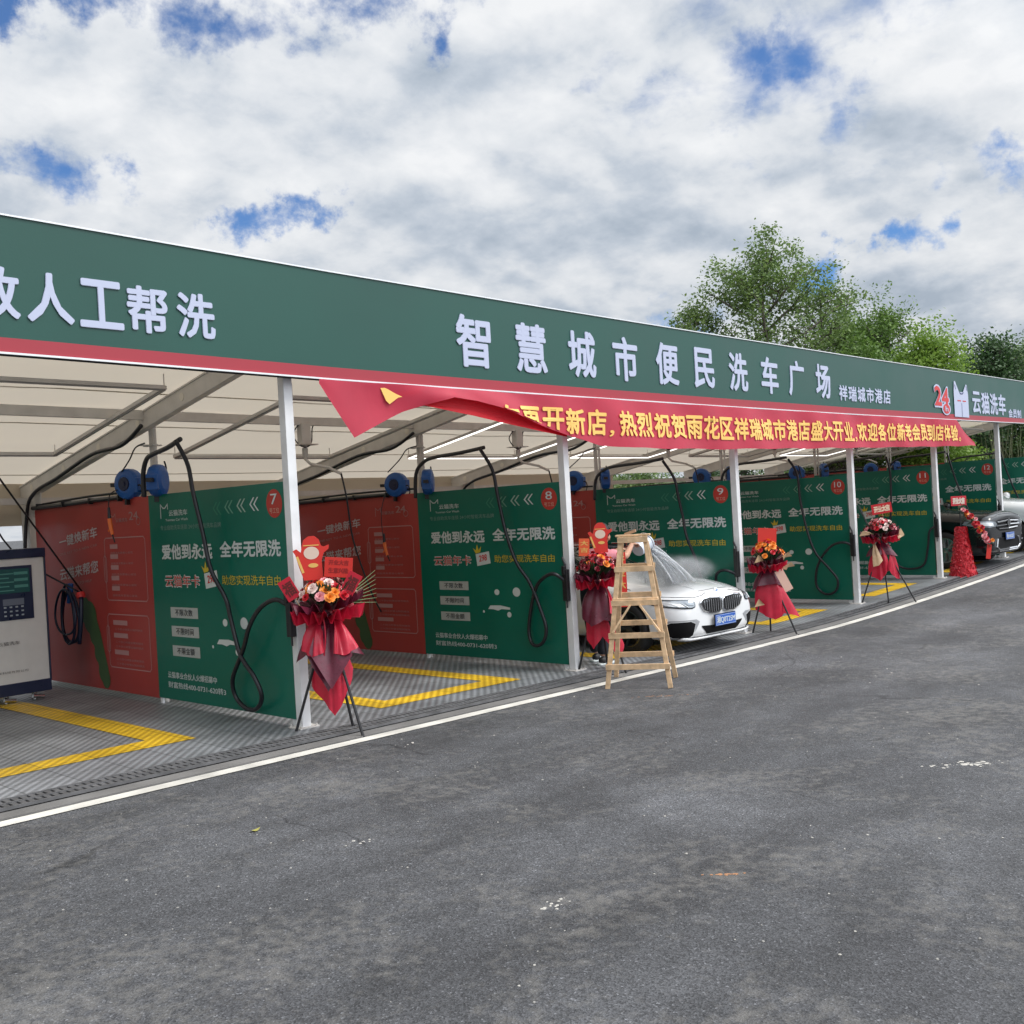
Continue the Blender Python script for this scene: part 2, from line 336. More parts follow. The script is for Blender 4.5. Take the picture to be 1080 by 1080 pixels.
# ------------------------------------------------------------------ ground
def node_mat(name):
    m = bpy.data.materials.new(name); m.use_nodes = True
    return m, m.node_tree, m.node_tree.nodes['Principled BSDF']
def asphalt():
    m, t, b = node_mat('asphalt'); tcn = t.nodes.new('ShaderNodeTexCoord')
    def noise(sc, det, ro=.55, vec=None, dist=0):
        n = t.nodes.new('ShaderNodeTexNoise'); n.inputs['Scale'].default_value = sc; n.inputs['Detail'].default_value = det; n.inputs['Roughness'].default_value = ro
        n.inputs['Distortion'].default_value = dist
        t.links.new(vec or tcn.outputs['Object'], n.inputs['Vector']); return n.outputs['Fac']
    def mr(x, a, b_, c, d):
        n = t.nodes.new('ShaderNodeMapRange'); t.links.new(x, n.inputs[0])
        for i, v in enumerate((a, b_, c, d)): n.inputs[i+1].default_value = v
        return n.outputs[0]
    def mth(op, a, b_):
        n = t.nodes.new('ShaderNodeMath'); n.operation = op
        for i, x in enumerate((a, b_)):
            if isinstance(x, (int, float)): n.inputs[i].default_value = x
            else: t.links.new(x, n.inputs[i])
        return n.outputs[0]
    mp = t.nodes.new('ShaderNodeMapping'); mp.inputs['Scale'].default_value = (.35, 1.3, 1); mp.inputs['Rotation'].default_value = (0, 0, radians(-12)); t.links.new(tcn.outputs['Object'], mp.inputs[0])
    streak = noise(1.1, 7, .6, mp.outputs[0], .4)
    blotch = noise(.45, 6, .6); med = noise(5, 6, .65)
    v = t.nodes.new('ShaderNodeTexVoronoi'); v.inputs['Scale'].default_value = 130; t.links.new(tcn.outputs['Object'], v.inputs['Vector'])
    hs = t.nodes.new('ShaderNodeSeparateColor'); t.links.new(v.outputs['Color'], hs.inputs[0])
    stone = mr(hs.outputs[0], 0, 1, .55, 1.5)
    bright = mr(hs.outputs[1], .955, .99, 0, 1.6)
    grain = noise(420, 2, .6)
    base = mth('MULTIPLY', mr(streak, .3, .72, .68, 1.40), mr(blotch, .3, .7, .78, 1.26))
    base = mth('MULTIPLY', base, mr(med, .3, .7, .84, 1.18))
    base = mth('MULTIPLY', base, mth('ADD', stone, bright))
    base = mth('MULTIPLY', base, mr(grain, .3, .7, .75, 1.25))
    # hairline cracks and darker patches
    wn_ = t.nodes.new('ShaderNodeTexNoise'); wn_.inputs['Scale'].default_value = 1.3; wn_.inputs['Detail'].default_value = 6; t.links.new(tcn.outputs['Object'], wn_.inputs['Vector'])
    wa_ = t.nodes.new('ShaderNodeVectorMath'); wa_.operation = 'MULTIPLY_ADD'; wa_.inputs[1].default_value = (.9, .9, 0); t.links.new(wn_.outputs['Color'], wa_.inputs[0]); t.links.new(tcn.outputs['Object'], wa_.inputs[2])
    vc = t.nodes.new('ShaderNodeTexVoronoi'); vc.feature = 'DISTANCE_TO_EDGE'; vc.inputs['Scale'].default_value = .42; t.links.new(wa_.outputs[0], vc.inputs['Vector'])
    crk = mth('MULTIPLY', mr(vc.outputs['Distance'], .0, .006, 1, 0), mr(noise(.9, 3), .5, .58, 0, .55))
    base = mth('MULTIPLY', base, mth('SUBTRACT', 1.0, crk))
    base = mth('MULTIPLY', base, mr(noise(.23, 4, .7, None, 1.2), .42, .60, .80, 1.12))
    dust = mr(mth('MULTIPLY', noise(.8, 8, .65, None, .6), noise(14, 5, .6)), .25, .40, 0, .48)
    val = mth('MULTIPLY', base, .073)
    cr = t.nodes.new('ShaderNodeCombineColor')
    t.links.new(mth('MULTIPLY', val, .98), cr.inputs[0]); t.links.new(mth('MULTIPLY', val, 1.0), cr.inputs[1]); t.links.new(mth('MULTIPLY', val, 1.07), cr.inputs[2])
    mixd = t.nodes.new('ShaderNodeMix'); mixd.data_type = 'RGBA'; t.links.new(dust, mixd.inputs[0]); t.links.new(cr.outputs[0], mixd.inputs[6]); mixd.inputs[7].default_value = (.20, .19, .175, 1)
    t.links.new(mixd.outputs[2], b.inputs['Base Color'])
    b.inputs['Specular IOR Level'].default_value = .35
    t.links.new(mr(streak, .3, .7, .62, .85), b.inputs['Roughness'])
    bp = t.nodes.new('ShaderNodeBump'); bp.inputs['Strength'].default_value = .55; bp.inputs['Distance'].default_value = .006
    t.links.new(mth('ADD', v.outputs['Distance'], mth('MULTIPLY', grain, .6)), bp.inputs['Height']); t.links.new(bp.outputs[0], b.inputs['Normal'])
    return m
ASPH = asphalt()
xs = [-600, -200, -60, -20] + list(np.arange(-12, 40.1, .5)) + [60, 120, 300, 900]
ys = [-600, -200, -60, -20, -8, -3, 0, 2, 4, 5, 6, 7, 8, 10, 13, 16, 20, 30, 60, 200, 900]
mb = MB(); mb.add([(x, y, za(x)) for x in xs for y in ys], [(i*len(ys)+j, (i+1)*len(ys)+j, (i+1)*len(ys)+j+1, i*len(ys)+j+1) for i in range(len(xs)-1) for j in range(len(ys)-1)])
tag(mb.build('road', ASPH, smooth=True), 'dark grey worn asphalt forecourt in front of the car wash bays', 'road', kind='structure')

def strip(name, m, y0, y1, x0, x1, dz, label, cat, thick=0, step=.5):
    """a sheet following the ground along X (closed box when thick)"""
    mb = MB(); n = max(2, int((x1-x0)/step)); X = [x0+(x1-x0)*i/n for i in range(n+1)]
    vs = []
    for x in X:
        z = za(x)+dz; vs += [(x, y0, z), (x, y1, z), (x, y0, z-thick), (x, y1, z-thick)]
    fs = []
    for i in range(n):
        a = 4*i; fs.append((a, a+4, a+5, a+1))
        if thick: fs += [(a+2, a+6, a+4, a), (a+1, a+5, a+7, a+3)]
    mb.add(vs, fs); return tag(mb.build(name, m), label, cat, kind='structure')
def floor_mat(name, c1, c2, paint=False):
    m, t, b = node_mat(name); tcn = t.nodes.new('ShaderNodeTexCoord')
    def wave(rot, sc, prof='SIN'):
        mp = t.nodes.new('ShaderNodeMapping'); mp.inputs['Rotation'].default_value = (0, 0, radians(rot)); t.links.new(tcn.outputs['Object'], mp.inputs[0])
        wv = t.nodes.new('ShaderNodeTexWave'); wv.wave_type = 'BANDS'; wv.bands_direction = 'X'; wv.wave_profile = prof; wv.inputs['Scale'].default_value = sc
        t.links.new(mp.outputs[0], wv.inputs['Vector']); return wv.outputs['Fac']
    a = wave(45, 4.6); c = wave(-45, 4.6)
    mxm = t.nodes.new('ShaderNodeMath'); mxm.operation = 'MULTIPLY'; mxm.inputs[1].default_value = .25; t.links.new(c, mxm.inputs[0])
    ad = t.nodes.new('ShaderNodeMath'); ad.operation = 'ADD'; t.links.new(a, ad.inputs[0]); t.links.new(mxm.outputs[0], ad.inputs[1])
    br = t.nodes.new('ShaderNodeTexBrick'); br.offset = 0; br.squash = 1; br.inputs['Scale'].default_value = 1; br.inputs['Brick Width'].default_value = .4; br.inputs['Row Height'].default_value = .4; br.inputs['Mortar Size'].default_value = .006
    br.inputs['Color1'].default_value = (.86, .86, .86, 1); br.inputs['Color2'].default_value = (1.08, 1.08, 1.08, 1); br.inputs['Mortar'].default_value = (.45, .45, .45, 1)
    t.links.new(tcn.outputs['Object'], br.inputs['Vector'])
    n = t.nodes.new('ShaderNodeTexNoise'); n.inputs['Scale'].default_value = 1.4; n.inputs['Detail'].default_value = 8; t.links.new(tcn.outputs['Object'], n.inputs['Vector'])
    mix = t.nodes.new('ShaderNodeMix'); mix.data_type = 'RGBA'; mix.inputs[6].default_value = (*c1, 1); mix.inputs[7].default_value = (*c2, 1)
    rm = t.nodes.new('ShaderNodeMapRange'); rm.inputs[1].default_value = .15; rm.inputs[2].default_value = .95; t.links.new(ad.outputs[0], rm.inputs[0]); t.links.new(rm.outputs[0], mix.inputs[0])
    mul = t.nodes.new('ShaderNodeMix'); mul.data_type = 'RGBA'; mul.blend_type = 'MULTIPLY'; mul.inputs[0].default_value = 1; t.links.new(mix.outputs[2], mul.inputs[6]); t.links.new(br.outputs[0], mul.inputs[7])
    h = t.nodes.new('ShaderNodeHueSaturation'); r_ = t.nodes.new('ShaderNodeMapRange'); r_.inputs[1].default_value = .3; r_.inputs[2].default_value = .7; r_.inputs[3].default_value = .66; r_.inputs[4].default_value = 1.22
    t.links.new(n.outputs['Fac'], r_.inputs[0]); t.links.new(r_.outputs[0], h.inputs['Value']); t.links.new(mul.outputs[2], h.inputs['Color']); t.links.new(h.outputs[0], b.inputs['Base Color'])
    b.inputs['Roughness'].default_value = .42
    bp = t.nodes.new('ShaderNodeBump'); bp.inputs['Strength'].default_value = .5; bp.inputs['Distance'].default_value = .012; t.links.new(ad.outputs[0], bp.inputs['Height']); t.links.new(bp.outputs[0], b.inputs['Normal'])
    return m
FLOOR = floor_mat('ribbed grating tiles', (.155, .16, .17), (.25, .26, .275))
YTILE = floor_mat('yellow grating tiles', (.55, .33, .015), (.78, .50, .03))
CONC = mat('concrete kerb', (.16, .155, .15), .85, var=.2, vscale=2.5, bump=.3, bscale=40)
WLINE = mat('white road paint', (.60, .58, .53), .7, var=.22, vscale=3, bump=.2, bscale=90, noise_detail=10)
strip('bay_floor', FLOOR, 7.28, 13.6, -4, 29.5, .04, 'grey ribbed plastic grating floor of the wash bays', 'floor', .10)
strip('kerb_strip', CONC, 6.86, 7.02, -4, 29.5, .012, 'narrow concrete edge between the drain and the white line', 'kerb', .05)
strip('drain_channel', mat('drain black', (.022, .022, .024), .9), 7.02, 7.28, -4, 29.5, .006, 'dark slot of the drain in front of the bays', 'drain')
strip('white_line', WLINE, 6.70, 6.83, -4, 60, .006, 'painted white line along the edge of the forecourt', 'road marking')
# drain grating: bars across, two rails
mb = MB(); n = int(33.5/.055)
for i in range(n):
    x = -4+i*.055; z = za(x)+.026
    if x < 15: mb.box((x, 7.15, z), (.034, .25, .018))
for x0 in np.arange(-4, 29, 1.0):
    z = za(x0+.5)+.03
    for y in (7.03, 7.15, 7.27): mb.beam((x0, y, za(x0)+.03), (x0+1, y, za(x0+1)+.03), .022, .02)
tag(mb.build('drain_grating', mat('cast iron', (.12, .12, .125), .6, .2, var=.3, vscale=8)), 'long dark iron grating over the drain at the foot of the posts', 'drain grating')
# yellow bay outlines (tiles let into the floor)
def ybox(x0, x1, y0, y1, i, w=.30):
    mb = MB()
    def q(a, b, c, d):
        n = max(1, int((b-a)/.4)); 
        for k in range(n):
            xa = a+(b-a)*k/n; xb = a+(b-a)*(k+1)/n
            mb.add([(xa, c, zp(xa)+.005), (xb, c, zp(xb)+.005), (xb, d, zp(xb)+.005), (xa, d, zp(xa)+.005)], [(0, 1, 2, 3)])
    q(x0, x1, y0, y0+w); q(x0, x0+w, y0+w, y1); q(x1-w, x1, y0+w, y1); q(x0+w, x1-w, y1-w, y1)
    tag(mb.build('yellow_bay_marking', YTILE), 'yellow tile outline on the grey floor of bay %d' % i, 'floor marking', 'yellow outlines on the bay floors', 'structure')
ybox(2.2, 4.47, 7.94, 12.2, 7); ybox(6.22, 8.20, 7.62, 12.2, 8)
for i in range(9, 14): ybox(XP(i)-2.8, XP(i)-.85, 7.65, 12.2, i)
# chips, grit and litter on the asphalt
mb = MB(); rng = random.Random(3)
def chip(x, y, s, fl=.3):
    z = za(x)+.001; n = rng.choice((4, 5, 6)); a0 = rng.random()*6
    pts = [(x+s*cos(a0+2*pi*k/n)*rng.uniform(.5, 1), y+s*sin(a0+2*pi*k/n)*rng.uniform(.4, 1), z) for k in range(n)]
    top = [(x+(p[0]-x)*.7, y+(p[1]-y)*.7, z+s*fl) for p in pts]
    mb.add(pts+top, [tuple(range(n, 2*n))] + [(k, (k+1) % n, n+(k+1) % n, n+k) for k in range(n)])
for _ in range(330):
    a = radians(rng.uniform(10, 78)); d = rng.uniform(2., 14) ** 1.0; x, y = d*cos(a), d*sin(a)
    if y < 6.6: mb.mi(0 if rng.random() < .35 else 1); chip(x, y, rng.uniform(.003, .009)*(1+.06*d))
for _ in range(60):      # scattered plaster crumbs
    mb.mi(0); q_ = rng.gauss(0, 1); chip(7.02+.10*q_+rng.gauss(0, .02), 2.5-.09*q_+rng.gauss(0, .03), rng.uniform(.004, .030)*rng.random()**.5, .08)
for cx_, cy_, k in ((3.48, 3.1, 16), (3.56, 4.58, 8), (5.4, 6.3, 6)):
    for _ in range(k): mb.mi(0); chip(cx_+rng.gauss(0, .05), cy_+rng.gauss(0, .03), rng.uniform(.005, .016), .15)
for cx_, cy_, k, s_ in ((4.25, 2.68, 40, .035), (8.2, 5.86, 60, .12)):
    for _ in range(k): mb.mi(2); q_ = rng.gauss(0, s_*1.2); chip(cx_+.68*q_+rng.gauss(0, s_*.16), cy_-.73*q_+rng.gauss(0, s_*.16), rng.uniform(.003, .013), .03)
tag(mb.build('grit', [mat('plaster chips', (.46, .44, .40), .9), mat('pale grit', (.3, .29, .27), .9), mat('brick dust', (.36, .18, .09), .95)]), 'pale grit and crumbs of plaster scattered over the asphalt', 'grit', kind='stuff')
# a fallen leaf
mb = MB(); lx, ly = 3.31, 5.27
mb.grid(lambda a, b: (lx+(a-.5)*.07, ly+(b-.5)*.035*sin(pi*max(.05, a)), za(lx)+.006+.012*(a-.5)**2*4), 6, 3)
tag(mb.build('fallen_leaf', mat('dry leaf', (.35, .33, .08), .7)), 'small yellowish dry leaf lying on the asphalt', 'leaf')
# ------------------------------------------------------------------ canopy
XA, XB = -3.9, 27.95
canopy = empty('car_wash_canopy', (12, 7.53, 0), 'long canopy of white posts, grey steel rafters and a cream fabric roof', 'canopy')
def cpart(o): o.parent = canopy; o.matrix_parent_inverse = Matrix.Translation((-12, -7.53, 0)); return o
for i in range(5, 14):
    x = XP(i); z0 = zp(x); mb = MB(); mb.bb(x-.045, x+.045, YF, YF+.09, z0-.04, zraf(x, YF)+.25)
    p = cpart(mb.build('post', W_PAINT, bevel=.004))
    mb = MB(); mb.bb(x-.1, x+.1, YF-.045, YF+.135, z0-.03, z0+.010)
    for sx in (-.08, .08):
        for sy in (-.03, .12): mb.lathe([(.0, .028), (.009, .028), (.009, .01)], (x+sx, YF+sy, z0), n=6)
    b = mb.build('base_plate', GREY_STEEL, cpart(p)); b.matrix_parent_inverse = Matrix.Identity(4)
    # rafter with lightening holes shown as pale discs
    mb = MB(); ya, yb = YF+.0, 13.25
    prof = [(ya, zraf(x, ya)), (yb, zraf(x, yb)), (yb, zraf(x, yb)+.20), (ya, zraf(x, ya)+.20)]
    vs = [(x-.03, y, z) for y, z in prof] + [(x+.03, y, z) for y, z in prof]
    mb.add(vs, [(0, 1, 2, 3), (7, 6, 5, 4), (0, 4, 5, 1), (3, 2, 6, 7), (1, 5, 6, 2), (0, 3, 7, 4)])
    for s_ in (1,):      # flanges
        for dz in (.012, .188): mb.beam((x, ya, zraf(x, ya)+dz), (x, yb, zraf(x, yb)+dz), .085, .016)
    mb.mi(1)
    for yy in np.arange(8.3, 13, .92):
        zc = zraf(x, yy)+.1; mb.lathe([(0, .034), (.042, .034), (.042, .031)], (x, yy, zc), (-1, 0, 0), 14); mb.lathe([(0, .034), (.042, .034), (.042, .031)], (x, yy, zc), (1, 0, 0), 14)
    cpart(mb.build('rafter', [GREY_STEEL, mat('rafter plug', (.7, .66, .58), .6)]))
    mb = MB(); mb.bb(x-.06, x+.06, 12.95, 13.19, z0-.04, zraf(x, 13.1)+.02); mb.box((x, 12.86, zraf(x, 12.86)-.12), (.02, .3, .3))
    cpart(mb.build('rear_column', GREY_STEEL, bevel=.006))
    # bracing mast standing at the joint of the two partition boards
    mb = MB(); mb.tube([(x+.06, 10.03, z0), (x+.06, 10.03, zraf(x, 10.03)+.02)], .030, 12)
    mb.box((x+.04, 10.03, 2.74), (.24, .05, .012)); mb.box((x+.04, 10.03, 2.74), (.05, .22, .014)); mb.tube([(x+.05, 9.95, 2.0), (x+.05, 9.95, 3.0)], .018, 8)
    cpart(mb.build('mast', GREY_STEEL, smooth=False))
def along(name, m, y, zf, w_, h, x0=XA, x1=XB, parts=None):
    mb = MB(); n = 16
    for k in range(n):
        a = x0+(x1-x0)*k/n; b = x0+(x1-x0)*(k+1)/n
        mb.beam((a, y, zf(a)), (b, y, zf(b)), w_, h)
    return cpart(mb.build(name, m))
along('mid_beam', GREY_STEEL, 10.03, lambda x: 3.05+zfb(x)-3.1, .06, .10)
along('rear_beam', GREY_STEEL, 12.98, lambda x: zraf(x, 12.98)-.05, .05, .08)
along('front_beam', GREY_STEEL, 7.53, lambda x: zfb(x)+.10, .06, .08)
along('rear_rail', mat('red rail', (.30, .09, .08), .5), 13.3, lambda x: zraf(x, 13.3)-.14, .03, .02)
along('rear_valance', TARP, 13.26, lambda x: zraf(x, 13.26)-.02, .006, .54, XA, XP(10)+1)
mb = MB()
nx, ny = 128, 24
def roof(a, b):
    x = XA+(XB-XA)*a; y = 7.36+(13.45-7.36)*b
    ph = ((x-X7)/SP) % 1; sag = -.045*sin(pi*ph)**2*sin(pi*min(1, b*1.05)) + .006*sin(9*y+2*x)
    return (x, y, zraf(x, y)+.235+sag)
mb.grid(roof, nx, ny)
cpart(mb.build('roof_fabric', TARP, smooth=True))
mb = MB()
for y in (8.45, 9.5, 10.6, 11.7, 12.7):
    mb = MB()
    for k in range(24):
        a = XA+(XB-XA)*k/24; b = XA+(XB-XA)*(k+1)/24; mb.beam((a, y, zraf(a, y)+.205), (b, y, zraf(b, y)+.205), .025, .008)
    cpart(mb.build('fabric_seam', mat('seam', (.50, .45, .36), .7, trans=.2)))

# ------------------------------------------------------------------ fascia sign
fas = empty('fascia_sign', (12, 7.4, 0), 'long green fascia board with pale Chinese lettering and a red lower band', 'sign')
def fpart(o): o.parent = fas; o.matrix_parent_inverse = Matrix.Translation((-12, -7.4, 0)); return o
FX = list(np.arange(XA, XB+.1, (XB-XA)/40)); FY = 7.346; FH = .967
mb = MB()
for k in range(len(FX)-1):
    a, b = FX[k], FX[k+1]; za_, zb_ = zfb(a), zfb(b)
    mb.mi(0); mb.add([(a, FY, za_+.115), (b, FY, zb_+.115), (b, FY, zb_+FH), (a, FY, za_+FH)], [(0, 1, 2, 3)])
    mb.mi(1); mb.add([(a, FY, za_+.012), (b, FY, zb_+.012), (b, FY, zb_+.115), (a, FY, za_+.115)], [(0, 1, 2, 3)])
    mb.mi(2); mb.add([(a, FY+.09, za_+FH), (b, FY+.09, zb_+FH), (b, FY+.09, zb_), (a, FY+.09, za_)], [(0, 1, 2, 3)])
    mb.add([(a, FY, za_+FH), (b, FY, zb_+FH), (b, FY+.09, zb_+FH), (a, FY+.09, za_+FH)], [(0, 1, 2, 3)])
    mb.mi(2); mb.add([(a, FY, za_+.012), (a, FY+.09, za_+.012), (b, FY+.09, zb_+.012), (b, FY, zb_+.012)], [(0, 1, 2, 3)])
e0, e1 = FX[0], FX[-1]
for e_ in (e0, e1): mb.mi(0); mb.add([(e_, FY, zfb(e_)), (e_, FY+.09, zfb(e_)), (e_, FY+.09, zfb(e_)+FH), (e_, FY, zfb(e_)+FH)], [(0, 1, 2, 3)])
fpart(mb.build('board', [FASC, STRIP, DARK_STEEL]))
mb = MB()
for k in range(len(FX)-1):
    a, b = FX[k], FX[k+1]
    mb.beam((a, FY-.004, zfb(a)+.006), (b, FY-.004, zfb(b)+.006), .02, .014)
fpart(mb.build('edge_trim', mat('aluminium trim', (.72, .74, .76), .35, .3))); mb = MB()
for k in range(len(FX)-1):
    a, b = FX[k], FX[k+1]; mb.beam((a, FY-.003, zfb(a)+FH+.004), (b, FY-.003, zfb(b)+FH+.004), .02, .012)
fpart(mb.build('edge_trim', mat('aluminium trim', (.72, .74, .76), .35, .3)))
FP_ = Plane((0, FY, 0), (1, 0, 0), (0, 0, 1))
def sign_text(chars, xs_, w_, z0, h, name, bold, m=LETTER, lift=.006, ex=.004):
    for c, x in zip(chars, xs_): 
        mb = MB(); text(mb, FP_, c, x-w_/2, x+w_/2, z0+zfb(x)-3.1, z0+h+zfb(x)-3.1, bold, lift, ex); fpart(mb.build('sign_character', m))
sign_text('智慧城市便民洗车广场', [7.475, 8.36, 9.23, 10.06, 10.95, 11.81, 12.69, 13.57, 14.39, 15.27], .50, 3.33, .535, 'lettering', .032)
sign_text('放人工帮洗', [2.81, 3.19, 3.565, 3.93, 4.34], .335, 3.345, .36, 'lettering', .032)
sign_text('祥瑞城市港店', [15.97+.345*k for k in range(6)], .30, 3.32, .25, 'lettering', .035)
sign_text('云猫洗车', [22.22, 22.76, 23.3, 23.83], .49, 3.255, .46, 'lettering', .035)
sign_text('会员制', [24.38, 24.68, 24.98], .27, 3.215, .19, 'lettering', .035)
def logo_M(mb, pl, u0, v0, w_, h, lift, cut=None):
    """square-shouldered letter M with two pointed tips"""
    P = [(0, 0), (.0, .70), (.05, 1.0), (.12, 1.02), (.36, .72), (.64, .72), (.86, .96), (.93, .94), (1, .66), (1, 0)]
    poly(mb, pl, [(u0+a*w_, v0+b*h) for a, b in P], lift)
dz = zfb(21.3)-3.1
mb = MB(); logo_M(mb, FP_, 20.93, 3.165+dz, .80, .70, .014)
fpart(mb.build('logo', LETTER))
mb = MB()
line(mb, FP_, [(21.24, 3.665+dz), (21.30, 3.635+dz), (21.40, 3.635+dz), (21.46, 3.665+dz)], .025, .018)
line(mb, FP_, [(21.34, 3.18+dz), (21.34, 3.44+dz)], .02, .018)
for ex in (21.00, 21.63): line(mb, FP_, [(ex, 3.80+dz), (ex+.04, 3.72+dz)], .02, .018)
mb.mi(1)
for ex in (21.12, 21.40): line(mb, FP_, [(ex, 3.49+dz), (ex+.17, 3.49+dz)], .022, .018)
fpart(mb.build('logo_detail', [mat('logo blue', (.10, .12, .25), .5), INKR]))
def logo24(u0, v0, w_, h, pl, mw, mr, lift):
    m1 = MB()
    for (s_, a, b, c, d) in (('2', 0, .50, .28, 1), ('4', .45, 1.0, .24, .97)): text(m1, pl, s_, u0+(a-.04)*w_, u0+(b+.04)*w_, v0+(c-.04)*h, v0+(d+.04)*h, .09, lift)
    disc(m1, pl, u0+.78*w_, v0+.22*h, .30*w_, .22*h, lift)
    m2 = MB()
    for (s_, a, b, c, d) in (('2', 0, .47, .30, .98), ('4', .48, .96, .26, .95)): text(m2, pl, s_, u0+a*w_, u0+b*w_, v0+c*h, v0+d*h, .045, lift+.004)
    disc(m2, pl, u0+.78*w_, v0+.22*h, .23*w_, .17*h, lift+.004)
    m2.mi(1); text(m2, pl, 'h', u0+.68*w_, u0+.88*w_, v0+.12*h, v0+.32*h, .06, lift+.008)
    return m1, m2
a_, b_ = logo24(19.9, 3.19+zfb(20)-3.1, .76, .56, FP_, None, None, .014)
fpart(a_.build('number_outline', LETTER)); fpart(b_.build('number', [INKR, LETTER]))

# ------------------------------------------------------------------ partition boards
def chevron(mb, pl, u, v, w_, h):
    for k in (0, 1):
        a = u+k*w_*.42
        poly(mb, pl, [(a+w_*.44, v+h/2), (a+w_*.58, v+h/2), (a+w_*.16, v), (a+w_*.58, v-h/2), (a+w_*.44, v-h/2), (a, v)], .002)
def green_panel(i):
    X = XP(i); zc = zp(X); t = empty('partition_board', (X, 8.8, zc), 'green printed partition board beside bay %d, numbered %d in its red circle' % (i, i), 'partition board', 'green boards between the wash bays')
    def P(o): o.parent = t; o.matrix_parent_inverse = Matrix.Translation((-X, -8.8, -zc)); return o
    zb = zc+.06; y0, y1 = 7.60, 10.028; H = 2.10
    mb = MB(); mb.bb(X-.02, X+.02, y0, y1, zb, zb+H); P(mb.build('board', GREEN, bevel=.003))
    mb = MB()
    for y in (y0+.05, y1-.03): mb.bb(X-.012, X+.012, y-.02, y+.02, zc-.02, zb+.01)
    P(mb.build('foot', W_PAINT))
    pl = Plane((X-.0205, 10.03, zb-.105), (0, -1, 0), (0, 0, 1))
    W = MB()
    # wordmark
    line(W, pl, [(.25, 1.96), (.25, 2.10), (.30, 2.06), (.34, 2.06), (.395, 2.10), (.395, 2.05)], .012)
    text(W, pl, '云猫洗车', .415, .777, 1.975, 2.035, .02); text(W, pl, 'Yunmao Car Wash', .34, .775, 1.925, 1.95, .0)
    text(W, pl, '爱他到永远', .23, 1.20, 1.535, 1.69, .045); text(W, pl, '全年无限洗', 1.335, 2.34, 1.545, 1.70, .045)
    text(W, pl, '云猫事业合伙人火爆招募中', .214, 1.15, .325, .392, .02); text(W, pl, '财富热线400-0731-620转3', .214, 1.30, .225, .29, .02)
    for (a, b, ru, rv) in ((1.355, .925, .042, .036), (1.68, .93, .062, .055), (1.542, .655, .035, .034), (1.115, .684, .016, .016)): disc(W, pl, a, b, ru, rv)
    poly(W, pl, [(1.19, .715), (1.23, .76), (1.40, .765), (1.56, .74), (1.56, .715), (1.42, .72), (1.36, .70), (1.28, .715)])
    P(W.build('lettering', INKW))
    F = MB(); text(F, pl, '专业自助洗车连锁 24小时智能洗车品牌', .23, 1.378, 1.835, 1.885, .0)
    P(F.build('lettering', INKF))
    K = MB(); 
    for k, (u_, ) in enumerate(((1.25,), (1.455,), (1.665,), (1.88,))): K.mi(k); chevron(K, pl, u_, 2.015+.004*k, .15, .125)
    P(K.build('arrow_marks', [INKG, mat('chevron tint', (.12, .30, .22), .5), mat('chevron pale', (.3, .42, .36), .5), INKW]))
    R = MB(); disc(R, pl, 2.275, 2.018, .122, .128); P(R.build('number_disc', mat('disc red', (.42, .035, .025), .45)))
    D = MB(); s_ = str(i); ww = .05 if len(s_) == 1 else .062
    text(D, pl, s_, 2.275-ww, 2.275+ww, 2.01, 2.105, .012, .004)
    D.mi(1); text(D, pl, '号工位', 2.20, 2.35, 1.93, 1.98, .01, .004)
    P(D.build('number', [INKW, mat('disc ink', (.6, .33, .25), .5)]))
    O = MB(); text(O, pl, '云猫年卡', .26, .95, 1.25, 1.385, .055, .0018); O.mi(1); text(O, pl, '云猫年卡', .272, .938, 1.26, 1.375, .018, .004)
    P(O.build('lettering', [INKW, INKO]))
    C = MB(); rect(C, pl, 1.035, 1.27, 1.26, 1.41, .002, .14); C.mi(1); text(C, pl, '298', 1.085, 1.22, 1.295, 1.375, .03, .004, slope=.14)
    C.mi(2); poly(C, pl, [(1.03, 1.40), (.985, 1.47), (1.035, 1.44), (1.06, 1.515), (1.085, 1.44), (1.13, 1.49), (1.11, 1.415)], .003)
    P(C.build('price_tag', [INKW, INKR, INKY]))
    Y = MB(); text(Y, pl, '助您实现洗车自由', 1.345, 2.31, 1.285, 1.378, .008); P(Y.build('lettering', INKY))
    B = MB()
    for (v0, s_) in ((.945, '不限次数'), (.755, '不限时间'), (.557, '不限金额')): B.mi(0); rect(B, pl, .34, .868, v0, v0+.108); B.mi(1); text(B, pl, s_, .43, .77, v0+.022, v0+.09, .012, .004)
    P(B.build('caption_box', [INKGREY, INKD]))
    return t
